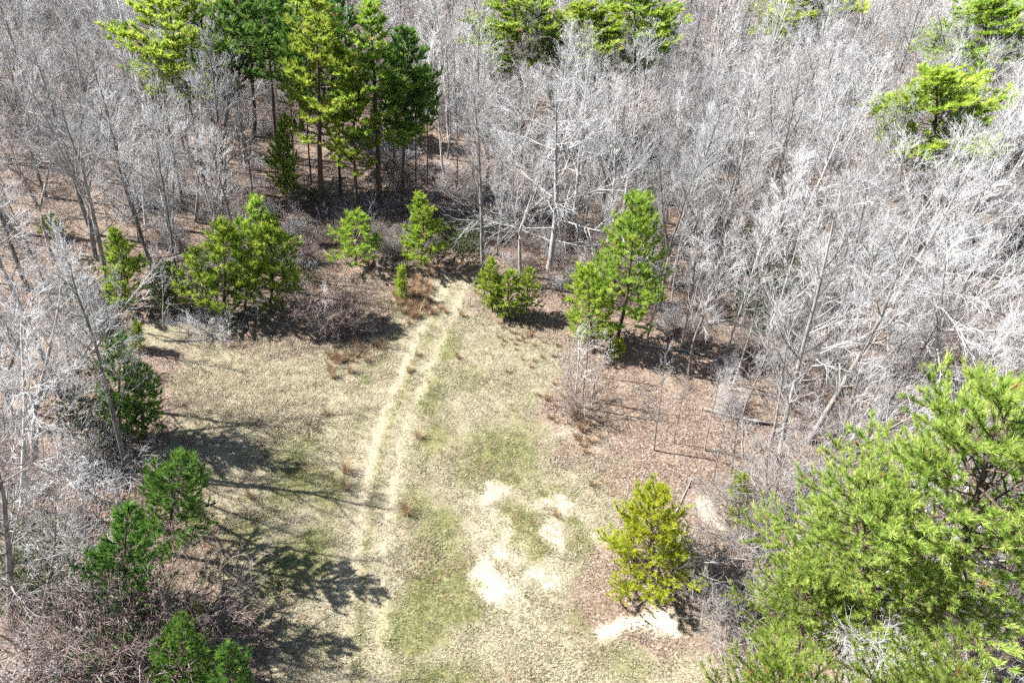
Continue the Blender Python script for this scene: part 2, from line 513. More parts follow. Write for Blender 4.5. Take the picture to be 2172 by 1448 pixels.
def bare_tree(seed, H, r0, first, n_limb, limb_len, limb_ang, up, n_br=8, n_tw=6, n_tl=3, tw_r=0.010, wob=0.10, fork=False, mats=None, tl_len=0.42):
    """leafless hardwood: returns (trunk mesh, crown mesh)"""
    rng = np.random.default_rng(seed)
    trunks = []
    if fork:
        main = path(rng, (0, 0, -0.3), (0, 0, 1), H * fork, 5, 0.03, 0.05)
        trunks.append((main, np.linspace(r0, r0 * 0.8, 5)))
        tip = main[-1] - UP * 0.15
        az0 = rng.uniform(0, 6.28)
        for k in range(3):
            dd = side_dir(rng, UP, math.radians(rng.uniform(14, 32)), az0 + k * 2.1)
            trunks.append((path(rng, tip, dd, H * (1 - fork) * rng.uniform(0.85, 1.02), 10, 0.06, 0.07), np.linspace(r0 * 0.62, 0.02, 10)))
        stems = trunks[1:]
        nl = max(6, n_limb // 3)
    else:
        pts = path(rng, (0, 0, -0.3), (0, 0, 1), H + 0.3, 13, 0.035, 0.06)
        pts[:, :2] -= np.linspace(0, 1, 13)[:, None] * pts[-1, :2]
        rad = r0 * (1 - np.linspace(0, 1, 13)) ** 0.8 + 0.012
        rad[0] *= 1.35
        trunks.append((pts, rad))
        stems = trunks
        nl = n_limb
    limbs, brs, tws, tls = [], [], [], []

    def twigs(P, count, L):
        for i in range(count):
            t = 0.25 + 0.75 * (i + rng.uniform(0, 1)) / count
            p, d = at_line(P, min(t, 1))
            q = path(rng, p, side_dir(rng, d, math.radians(rng.uniform(15, 45))), L * rng.uniform(0.7, 1.4), 4, wob * 1.3, up * 0.8)
            tws.append((q, tw_r * np.array([1.0, 0.8, 0.6, 0.4])))
            for j in range(n_tl):
                p2, d2 = at_line(q, rng.uniform(0.2, 0.95))
                e = norm(side_dir(rng, d2, math.radians(rng.uniform(20, 55))) + UP * 0.15)
                tls.append((np.array([p2, p2 + e * rng.uniform(0.5, 1.2) * tl_len]), np.array([tw_r * 0.6, 0.0])))

    for st, sr in stems:
        ga = rng.uniform(0, 6.28)
        for i in range(nl):
            f = (i + rng.uniform(0, 0.9)) / nl
            f0 = 0.12 if fork else first
            t = f0 + (0.97 - f0) * f
            p, d = at_line(st, t)
            ga += 2.4 + rng.uniform(-0.5, 0.5)
            ll = limb_len * (1.0 - 0.72 * f) * rng.uniform(0.6, 1.15) * (0.75 + 0.25 * min(1, f / 0.15))
            q = path(rng, p, side_dir(rng, d, math.radians(limb_ang * (1.1 - 0.35 * f) * rng.uniform(0.8, 1.2)), ga), ll, 8, wob, up)
            rr = min(0.6 * sr[min(int(t * (len(sr) - 1)), len(sr) - 1)], 0.013 + 0.0105 * ll)
            limbs.append((q, np.linspace(rr, 0.009, 8)))
            nb = max(3, int(n_br * (0.5 + 0.5 * ll / limb_len) + 0.5))
            for j in range(nb):
                tt = 0.2 + 0.8 * (j + rng.uniform(0, 1)) / nb
                p1, d1 = at_line(q, min(tt, 1))
                bl = ll * rng.uniform(0.3, 0.58) * (1.15 - 0.6 * tt) + 0.25
                b = path(rng, p1, side_dir(rng, d1, math.radians(rng.uniform(25, 55))), bl, 5, wob * 1.2, up)
                brs.append((b, np.linspace(max(0.0105, rr * 0.40), 0.006, 5)))
                twigs(b, n_tw, bl * 0.5 + 0.15)
    mt, mc = mats
    tv, tf = merge([tubes(trunks, 7), tubes(limbs, 4)])
    cv, cf = merge([tubes(brs, 3), tubes(tws, 3), tubes(tls, 3)])
    return mesh_from('trunk', tv, tf, mt, smooth=True), mesh_from('crown', cv, cf, mc)


def shrub(seed, H, Rr, n_stem, mats, n_br=9, n_tw=4, n_tl=2, tw_r=0.008, up=0.05):
    rng = np.random.default_rng(seed)
    st, brs, tws, tls = [], [], [], []
    for s in range(n_stem):
        az = s * 2.4 + rng.uniform(-.4, .4)
        tilt = math.radians(rng.uniform(8, 65) * Rr / H)
        d = np.array([math.cos(az) * math.sin(tilt), math.sin(az) * math.sin(tilt), math.cos(tilt)])
        L = H * rng.uniform(0.7, 1.1)
        q = path(rng, (rng.normal(0, .08), rng.normal(0, .08), -0.1), d, L, 7, 0.12, up * 0.5)
        st.append((q, np.linspace(0.013, 0.005, 7)))
        for j in range(n_br):
            p1, d1 = at_line(q, rng.uniform(0.2, 1))
            b = path(rng, p1, side_dir(rng, d1, math.radians(rng.uniform(20, 60))), L * rng.uniform(0.2, 0.45), 5, 0.16, up)
            brs.append((b, np.linspace(0.008, 0.005, 5)))
            for k in range(n_tw):
                p2, d2 = at_line(b, rng.uniform(0.2, 1))
                t = path(rng, p2, side_dir(rng, d2, math.radians(rng.uniform(20, 60))), L * rng.uniform(0.08, 0.2), 3, 0.16, up)
                tws.append((t, tw_r * np.array([1, .8, .5])))
                for m in range(n_tl):
                    p3, d3 = at_line(t, rng.uniform(0.2, 1))
                    tls.append((np.array([p3, p3 + side_dir(rng, d3, 0.6) * L * 0.08]), np.array([tw_r * .7, 0])))
    a = tubes(st, 4)
    b = merge([tubes(brs, 3), tubes(tws, 3), tubes(tls, 3)])
    return mesh_from('stems', *a, mats[0], smooth=True), mesh_from('crown', *b, mats[1])


def needle_mesh(name, P, D, size, rng, mat, per=26, width=0.013, length=0.19, spread=(0.15, 0.80), tone_bias=0.0):
    n = len(P)
    P, D = np.repeat(P, per, 0), np.repeat(D, per, 0)
    sz = np.repeat(size, per)
    N = len(P)
    ref = np.where(np.abs(D[:, 2:3]) > 0.8, np.array([[1.0, 0, 0]]), np.array([[0, 0, 1.0]]))
    A = np.cross(D, ref)
    A /= np.linalg.norm(A, axis=1, keepdims=True) + 1e-9
    B = np.cross(D, A)
    az = rng.uniform(0, 2 * np.pi, N)[:, None]
    an = rng.uniform(*spread, N)[:, None]
    side = A * np.cos(az) + B * np.sin(az)
    nd_ = D * np.cos(an) + side * np.sin(an)
    base = P + D * (rng.uniform(-0.13, 0.06, N) * sz / 0.19)[:, None]
    ln = (length * rng.uniform(0.75, 1.2, N) * sz / 0.19)[:, None]
    w = np.cross(nd_, rng.normal(0, 1, (N, 3)))
    w /= np.linalg.norm(w, axis=1, keepdims=True) + 1e-9
    w *= width * (sz / 0.19)[:, None] * 0.5
    V = np.stack([base - w, base + w, base + nd_ * ln], 1).reshape(-1, 3)
    F = np.arange(3 * N).reshape(-1, 3)
    tone = np.clip(np.repeat(rng.normal(0.5 + tone_bias, 0.2, n), per) + rng.normal(0, 0.08, N), 0, 0.96)
    tone = np.where(np.repeat(rng.uniform(0, 1, n), per) < 0.012, 1.0, tone)
    return mesh_from(name, V, [F], mat, np.repeat(tone, 3))


def pine(seed, H, cb, Rr, kind, mat, per=24, whorl=0.55, drop=0.0, tuft=0.19, step=0.24, dead=6, width=0.013, r0=None, tone_bias=0.0, wavy=0.02):
    """returns (trunk with its limbs, crown)"""
    rng = np.random.default_rng(seed)
    r0 = r0 or H * 0.0095 + 0.025
    pts = path(rng, (0, 0, -0.3), (0, 0, 1), H + 0.3, 14, wavy, 0.06)
    pts[:, :2] -= np.linspace(0, 1, 14)[:, None] * pts[-1, :2]
    rad = r0 * (1 - np.linspace(0, 1, 14) * 0.93)
    rad[0] *= 1.3
    br, sub, P, D, SZ = [], [], [], [], []

    def site(p, d, s=1.0):
        P.append(p)
        D.append(norm(d + UP * 0.6))
        SZ.append(tuft * s * rng.uniform(0.8, 1.2))

    def limb(p, d, L, level, upb):
        n = 7 if level == 0 else 5
        q = path(rng, p, d, L, n, 0.07, upb)
        (br if level == 0 else sub).append((q, np.linspace(0.012 + 0.011 * L, 0.006, n)))
        t0 = 0.28 if kind != 'young' else 0.15
        if level == 0:
            ns = max(2, int(L / 0.33))
            for i in range(ns):
                t = t0 + (1 - t0) * (i + rng.uniform(0.1, 0.9)) / ns
                pp, dd = at_line(q, t)
                sd = norm(np.cross(dd, UP)) * (1 if (i % 2) else -1)
                ang = math.radians(rng.uniform(35, 65))
                sl = L * (0.52 - 0.36 * t) * rng.uniform(0.6, 1.25)
                limb(pp, norm(dd * math.cos(ang) + sd * math.sin(ang) + UP * rng.uniform(-0.05, 0.4)), max(sl, 0.22), 1, upb + 0.05)
        nsite = max(1, int(L * (0.75 if level == 0 else 0.8) / step))
        for i in range(nsite):
            t = 1 - (i + rng.uniform(0, 0.5)) / nsite * (0.55 if level == 0 else 0.8)
            pp, dd = at_line(q, max(t, 0.05))
            if i == 0:
                site(q[-1], dd, 1.1)
            else:
                site(pp, side_dir(rng, dd, math.radians(rng.uniform(20, 55))))
    z = cb * H
    ga = rng.uniform(0, 6.28)
    while z < H - 0.25:
        t = (z - cb * H) / ((1 - cb) * H)
        if kind == 'young':
            prof = (1 - t) ** 0.75 * min(1, 0.55 + t * 3.0) + 0.05
        elif kind == 'dome':
            prof = (1 - t) ** 0.55 * min(1, 0.82 + t * 1.2) + 0.07
        elif kind == 'mid':
            prof = (1 - t) ** 0.62 * min(1, 0.5 + t * 1.8) + 0.07
        else:
            prof = (1 - t ** 2.0) ** 0.9 * min(1, 0.45 + t * 1.7) + 0.08
        nb = rng.integers(4, 7)
        ga += rng.uniform(0.4, 1.0)
        for k in range(nb):
            if rng.uniform() < drop:
                continue
            az = ga + k * 6.283 / nb + rng.uniform(-0.3, 0.3)
            el = math.radians((4 + 46 * t ** 1.3 if kind != 'young' else 18 + 38 * t) + rng.uniform(-9, 9))
            p, _ = at_line(pts, (z + 0.3 + rng.uniform(-.12, .12)) / (H + 0.3))
            d = np.array([math.cos(az) * math.cos(el), math.sin(az) * math.cos(el), math.sin(el)])
            limb(p, d, max(0.3, Rr * prof * rng.uniform(0.5, 1.25)), 0, 0.045)
        z += whorl * rng.uniform(0.7, 1.3)
    for i in range(3):
        site(pts[-1] + UP * (0.05 - 0.14 * i), UP + rng.normal(0, 0.15, 3), 1.15)
    deadb = []
    for i in range(dead):                              # dead stubs below the crown
        p, _ = at_line(pts, rng.uniform(0.25, max(0.3, cb)))
        az = rng.uniform(0, 6.28)
        deadb.append((path(rng, p, (math.cos(az), math.sin(az), rng.uniform(-0.1, 0.3)), rng.uniform(0.4, 1.4), 5, 0.12, 0), np.linspace(0.018, 0.006, 5)))
    bl = [tubes([(pts, rad)], 8), tubes(br + deadb, 4)]
    if sub:
        bl.append(tubes(sub, 3))
    trunk = mesh_from('trunk', *merge(bl), M_PBARK, smooth=True)
    crown = needle_mesh('crown', np.array(P), np.array(D), np.array(SZ), rng, mat, per, width, tone_bias=tone_bias)
    return trunk, crown


def blades(seed, n, rad, h, width, lean, mat, droop=0.3):
    """a tuft of grass: n curved blades, each two quads and a tip"""
    rng = np.random.default_rng(seed)
    az = rng.uniform(0, 2 * np.pi, n)
    rr = rad * np.sqrt(rng.uniform(0, 1, n))
    b = np.stack([rr * np.cos(az), rr * np.sin(az), np.full(n, -0.01)], 1)
    az2 = az + rng.normal(0, 0.8, n)
    tl = np.abs(rng.normal(lean, 0.3, n))
    L = h * rng.uniform(0.55, 1.2, n)
    hd = np.stack([np.cos(az2), np.sin(az2), np.zeros(n)], 1)
    sd = np.stack([-np.sin(az2), np.cos(az2), np.zeros(n)], 1) * (width / 2)
    d1 = hd * np.sin(tl)[:, None] + UP * np.cos(tl)[:, None]
    tl2 = tl + droop
    d2 = hd * np.sin(tl2)[:, None] + UP * np.maximum(np.cos(tl2), -0.05)[:, None]
    m = b + d1 * (L * 0.55)[:, None]
    t = m + d2 * (L * 0.45)[:, None]
    V = np.stack([b - sd, b + sd, m + sd * 0.8, m - sd * 0.8, t], 1).reshape(-1, 3)
    i = np.arange(n)[:, None] * 5
    tone = np.repeat(np.clip(rng.normal(0.5, 0.25, n), 0, 1), 5)
    return mesh_from('tuft', V, [i + np.array([[0, 1, 2, 3]]), i + np.array([[3, 2, 4]])], mat, tone)


def leaf_patch(seed, n, rad, size, mat):
    rng = np.random.default_rng(seed)
    az = rng.uniform(0, 6.283, n)
    rr = rad * np.sqrt(rng.uniform(0, 1, n))
    c = np.stack([rr * np.cos(az), rr * np.sin(az), rng.uniform(0.005, 0.05, n)], 1)
    a1 = rng.uniform(0, 6.283, n)
    u = np.stack([np.cos(a1), np.sin(a1), rng.normal(0, 0.35, n)], 1)
    v = np.stack([-np.sin(a1), np.cos(a1), rng.normal(0, 0.35, n)], 1)
    s = size * rng.uniform(0.6, 1.3, n)[:, None]
    V = np.stack([c - u * s * .5, c + v * s * .3 + UP * s * .12, c + u * s * .5, c - v * s * .3 + UP * s * .12], 1).reshape(-1, 3)
    i = np.arange(n)[:, None] * 4
    tone = np.repeat(np.clip(rng.normal(0.5, 0.28, n), 0, 1), 4)
    return mesh_from('leaves', V, [i + np.array([[0, 1, 2]]), i + np.array([[0, 2, 3]])], mat, tone)


# ------------------------------------------------------------------ object helpers
def tag(o, label=None, cat=None, group=None, kind=None):
    for k, v in (('label', label), ('category', cat), ('group', group), ('kind', kind)):
        if v:
            o[k] = v
    return o


def thing(name, parts, x, y, scale, rotz, lean=(0, 0), label=None, cat=None, group=None, kind=None, sink=0.0, z=None):
    """an Empty at the base with one child per part; parts = [(part name, mesh)]"""
    e = bpy.data.objects.new(name, None)
    e.empty_display_size = 0.3
    C.objects.link(e)
    e.location = (x, y, (float(gz(x, y)) if z is None else z) - sink)
    lm = Matrix.Rotation(lean[0], 4, 'Y') @ Matrix.Rotation(-lean[1], 4, 'X')       # lean towards +X, towards +Y
    e.rotation_euler = (lm @ Matrix.Rotation(rotz, 4, 'Z')).to_euler()
    e.scale = scale if hasattr(scale, '__len__') else (scale,) * 3
    tag(e, label, cat, group, kind)
    for pn, me in parts:
        o = bpy.data.objects.new(pn, me)
        C.objects.link(o)
        o.parent = e
    return e


def scatter(name, pts, rot, scl, idx, meshes, label, cat):
    """uncountable cover: ONE object that repeats its small meshes over points"""
    src = bpy.data.collections.new(name + '_source')
    for i, m in enumerate(meshes):
        src.objects.link(bpy.data.objects.new('%s_source_%02d' % (name, i), m))
    me = bpy.data.meshes.new(name)
    pts = np.asarray(pts, np.float32)
    me.vertices.add(len(pts))
    me.vertices.foreach_set('co', pts.ravel())
    a = me.attributes.new('rot', 'FLOAT_VECTOR', 'POINT')
    a.data.foreach_set('vector', np.asarray(rot, np.float32).ravel())
    a = me.attributes.new('scl', 'FLOAT_VECTOR', 'POINT')
    a.data.foreach_set('vector', np.asarray(scl, np.float32).ravel())
    a = me.attributes.new('idx', 'INT', 'POINT')
    a.data.foreach_set('value', np.asarray(idx, np.int32))
    o = bpy.data.objects.new(name, me)
    C.objects.link(o)
    ng = bpy.data.node_groups.new(name + '_scatter', 'GeometryNodeTree')
    ng.interface.new_socket('Geometry', in_out='INPUT', socket_type='NodeSocketGeometry')
    ng.interface.new_socket('Geometry', in_out='OUTPUT', socket_type='NodeSocketGeometry')
    gi, go = ng.nodes.new('NodeGroupInput'), ng.nodes.new('NodeGroupOutput')
    ci = ng.nodes.new('GeometryNodeCollectionInfo')
    ci.inputs['Collection'].default_value = src
    ci.inputs['Separate Children'].default_value = True
    ci.inputs['Reset Children'].default_value = True
    iop = ng.nodes.new('GeometryNodeInstanceOnPoints')
    iop.inputs['Pick Instance'].default_value = True

    def named(nm, t):
        n = ng.nodes.new('GeometryNodeInputNamedAttribute')
        n.data_type = t
        n.inputs['Name'].default_value = nm
        return n.outputs['Attribute']
    e2r = ng.nodes.new('FunctionNodeEulerToRotation')
    lk = ng.links.new
    lk(gi.outputs[0], iop.inputs['Points'])
    lk(ci.outputs[0], iop.inputs['Instance'])
    lk(named('idx', 'INT'), iop.inputs['Instance Index'])
    lk(named('rot', 'FLOAT_VECTOR'), e2r.inputs[0])
    lk(e2r.outputs[0], iop.inputs['Rotation'])
    lk(named('scl', 'FLOAT_VECTOR'), iop.inputs['Scale'])
    lk(iop.outputs[0], go.inputs[0])
    mod = o.modifiers.new('scatter', 'NODES')
    mod.node_group = ng
    tag(o, label, cat, None, 'stuff')
    return o


def fit(bx, by, tx, ty):
    """base on the ground and height and lean of an upright thing seen from base pixel to top pixel"""
    b = gpt(bx, by)
    d = ray(tx, ty)
    k = b[1] / d[1]
    top = np.array([d[0] * k, CAM_H + d[2] * k])
    return b, top[1], math.atan2(top[0] - b[0], max(top[1], 0.1))


# ------------------------------------------------------------------ ground
def axis(lo, hi, step, far, grow=1.35):
    a = list(np.arange(lo, hi + 1e-6, step))
    s = step
    while a[-1] < far:
        s *= grow
        a.append(a[-1] + s)
    s = step
    while a[0] > -far:
        s *= grow
        a.insert(0, a[0] - s)
    return np.array(a)


gx, gy = axis(-24, 26, 0.2, 2500), axis(3, 48, 0.2, 2500)
GX, GY = np.meshgrid(gx, gy)
fx, fy = GX.ravel(), GY.ravel()
zz = gz(fx, fy)
nx, ny = len(gx), len(gy)
ii = (np.arange(ny - 1)[:, None] * nx + np.arange(nx - 1)[None]).ravel()
gm = mesh_from('ground', np.stack([fx, fy, zz], 1), [np.stack([ii, ii + 1, ii + nx + 1, ii + nx], 1)], M_GROUND, smooth=True)
cov = np.stack([np.clip(1.1 * sand_mask(fx, fy), 0, 1.5), green_mask(fx, fy), litter_mask(fx, fy), rut_mask(fx, fy)], 1)
ca = gm.color_attributes.new('cover', 'FLOAT_COLOR', 'POINT')
ca.data.foreach_set('color', cov.astype(np.float32).ravel())
ground = bpy.data.objects.new('ground', gm)
C.objects.link(ground)
tag(ground, kind='structure')

# ------------------------------------------------------------------ tree stock
HB, PB, BB = [M_HARD, M_TWIG], [M_PALE, M_PALET], [M_HARD, M_TWIGB]
BIG = [bare_tree(s, 15, 0.16, 0.28, 21, 4.6, 46, 0.07, 7, 6, 2, 0.0078, 0.06, False, m) for s, m in ((1, HB), (2, BB), (3, PB))]
BIG += [bare_tree(s, 15, 0.19, 0.0, 27, 3.8, 44, 0.06, 7, 6, 2, 0.0078, 0.06, 0.33, m) for s, m in ((4, HB), (5, PB))]
SLIM = [bare_tree(s, 12, 0.08, 0.28, 17, 3.1, 34, 0.09, 6, 5, 2, 0.0076, 0.05, False, m) for s, m in ((11, HB), (12, PB), (13, BB), (14, HB))]
SAPL = [bare_tree(s, 7, 0.038, 0.25, 11, 1.6, 40, 0.08, 3, 3, 1, 0.006, 0.06, False, m, 0.3) for s, m in ((21, HB), (22, BB), (23, PB))]
SPREAD = bare_tree(31, 15, 0.24, 0.16, 26, 8.5, 78, 0.025, 11, 8, 2, 0.0085, 0.09, False, PB)
SHRUB = [shrub(41, 2.6, 2.2, 18, [M_BRUSH, M_BRUSH], 10, 5, 2, 0.006), shrub(42, 2.6, 2.4, 26, [M_HARD, M_TWIGB], 12, 6, 2, 0.0042), shrub(43, 2.2, 2.2, 16, HB, 10, 5, 2, 0.006)]

PBIG = [pine(101, 17, 0.38, 4.6, 'big', M_NEEDLE_P, 46, 0.52, 0.15, 0.235, 0.205, 10, 0.020, 0.26, 0.12), pine(102, 16, 0.42, 4.3, 'big', M_NEEDLE_P, 46, 0.52, 0.15, 0.235, 0.205, 10, 0.020, 0.24, 0.12)]
PTALL = [pine(111, 20, 0.50, 3.4, 'big', M_NEEDLE, 28, 0.60, 0.18, 0.37, 0.30, 14, 0.040, 0.21), pine(112, 20, 0.38, 3.0, 'mid', M_NEEDLE, 28, 0.66, 0.20, 0.37, 0.30, 14, 0.040, 0.2),
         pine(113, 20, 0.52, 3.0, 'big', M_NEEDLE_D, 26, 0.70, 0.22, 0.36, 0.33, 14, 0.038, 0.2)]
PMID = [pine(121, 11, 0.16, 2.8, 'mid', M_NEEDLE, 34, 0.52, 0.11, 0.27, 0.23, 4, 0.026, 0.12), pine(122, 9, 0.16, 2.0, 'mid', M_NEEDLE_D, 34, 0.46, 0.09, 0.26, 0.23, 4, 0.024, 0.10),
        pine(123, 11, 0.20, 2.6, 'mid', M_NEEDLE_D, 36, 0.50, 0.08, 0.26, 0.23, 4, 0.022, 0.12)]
PYNG = [pine(131, 7, 0.10, 1.75, 'young', M_NEEDLE, 34, 0.42, 0.10, 0.27, 0.22, 2, 0.027, 0.08, wavy=0.03), pine(132, 7, 0.14, 1.6, 'mid', M_NEEDLE, 34, 0.44, 0.12, 0.27, 0.22, 2, 0.027, 0.08, wavy=0.05),
        pine(133, 6.6, 0.06, 2.5, 'dome', M_NEEDLE_Y, 38, 0.31, 0.04, 0.23, 0.17, 0, 0.019, 0.09), pine(134, 7, 0.16, 1.7, 'mid', M_NEEDLE, 34, 0.48, 0.17, 0.27, 0.22, 3, 0.027, 0.08, wavy=0.05)]
PSEED = [pine(141, 3, 0.08, 0.75, 'young', M_NEEDLE, 28, 0.26, 0.0, 0.22, 0.16, 0, 0.020, 0.035), pine(142, 3, 0.08, 0.8, 'young', M_NEEDLE_Y, 28, 0.26, 0.0, 0.22, 0.16, 0, 0.020, 0.035)]


def evergreen(seed, H, Rr, n):
    """small broadleaf evergreen: a few stems and scattered leaf sprays"""
    rng = np.random.default_rng(seed)
    st, P, D = [], [], []
    for s in range(5):
        az = s * 1.3 + rng.uniform(0, .5)
        q = path(rng, (0, 0, -.1), (math.cos(az) * .35, math.sin(az) * .35, 1), H * rng.uniform(.7, 1), 6, .08, .03)
        st.append((q, np.linspace(.03, .008, 6)))
        for j in range(n // 5):
            p, d = at_line(q, rng.uniform(.15, 1))
            e = side_dir(rng, d, math.radians(rng.uniform(40, 90)))
            L = Rr * rng.uniform(.15, .7)
            P.append(p + e * L)
            D.append(norm(e + UP * .2))
            if j % 4 == 0:
                st.append((np.array([p, p + e * L * .5 + UP * .03, p + e * L]), np.array([.010, .008, .004])))
    return (mesh_from('stems', *tubes(st, 3), M_PBRANCH), needle_mesh('crown', np.array(P), np.array(D), np.full(len(P), .19), rng, M_EVER, 12, .05, .13, (.3, 1.3)))


EVER = [evergreen(151, 4.0, 2.0, 420), evergreen(152, 2.6, 2.2, 380)]

PP = ('trunk', 'crown')
NOMW = {}
for st in PBIG + PTALL + PMID + PYNG + PSEED:
    co = np.empty(len(st[1].vertices) * 3, np.float32)
    st[1].vertices.foreach_get('co', co)
    co = co.reshape(-1, 3)
    NOMW[id(st)] = 2 * np.percentile(np.hypot(co[:, 0], co[:, 1]), 97)
BP = ('trunk', 'crown')
SP = ('stems', 'crown')
random.seed(5)
TREES = []                      # bases already taken: (x, y, clear radius)


def put_pine(stock, nomH, bx, by, tx, ty, label, wide=1.0, group=None, name='pine_tree', cat='pine tree', rz=None, clear=1.6):
    b, h, lean = fit(bx, by, tx, ty)
    s = h / nomH
    dep = pix(np.array([[b[0], b[1], h * 0.6]]))[0, 2]
    wide = wide * dep / FPX / (NOMW[id(stock)])            # crown width in metres over the stock tree's own
    thing(name, list(zip(PP, stock)), b[0], b[1], (wide, wide, s), random.uniform(0, 6.28) if rz is None else rz, (lean, random.uniform(-.02, .02)), label, cat, group)
    TREES.append((b[0], b[1], clear))
    return b, h


def put_bare(stock, nomH, bx, by, tx, ty, label, wide=1.0, group=None, name='bare_tree', cat='bare tree', rz=None, clear=2.0, parts=BP):
    b, h, lean = fit(bx, by, tx, ty)
    s = h / nomH
    thing(name, list(zip(parts, stock)), b[0], b[1], (s * wide, s * wide, s), random.uniform(0, 6.28) if rz is None else rz, (lean, random.uniform(-.02, .02)), label, cat, group)
    TREES.append((b[0], b[1], clear))
    return b, h


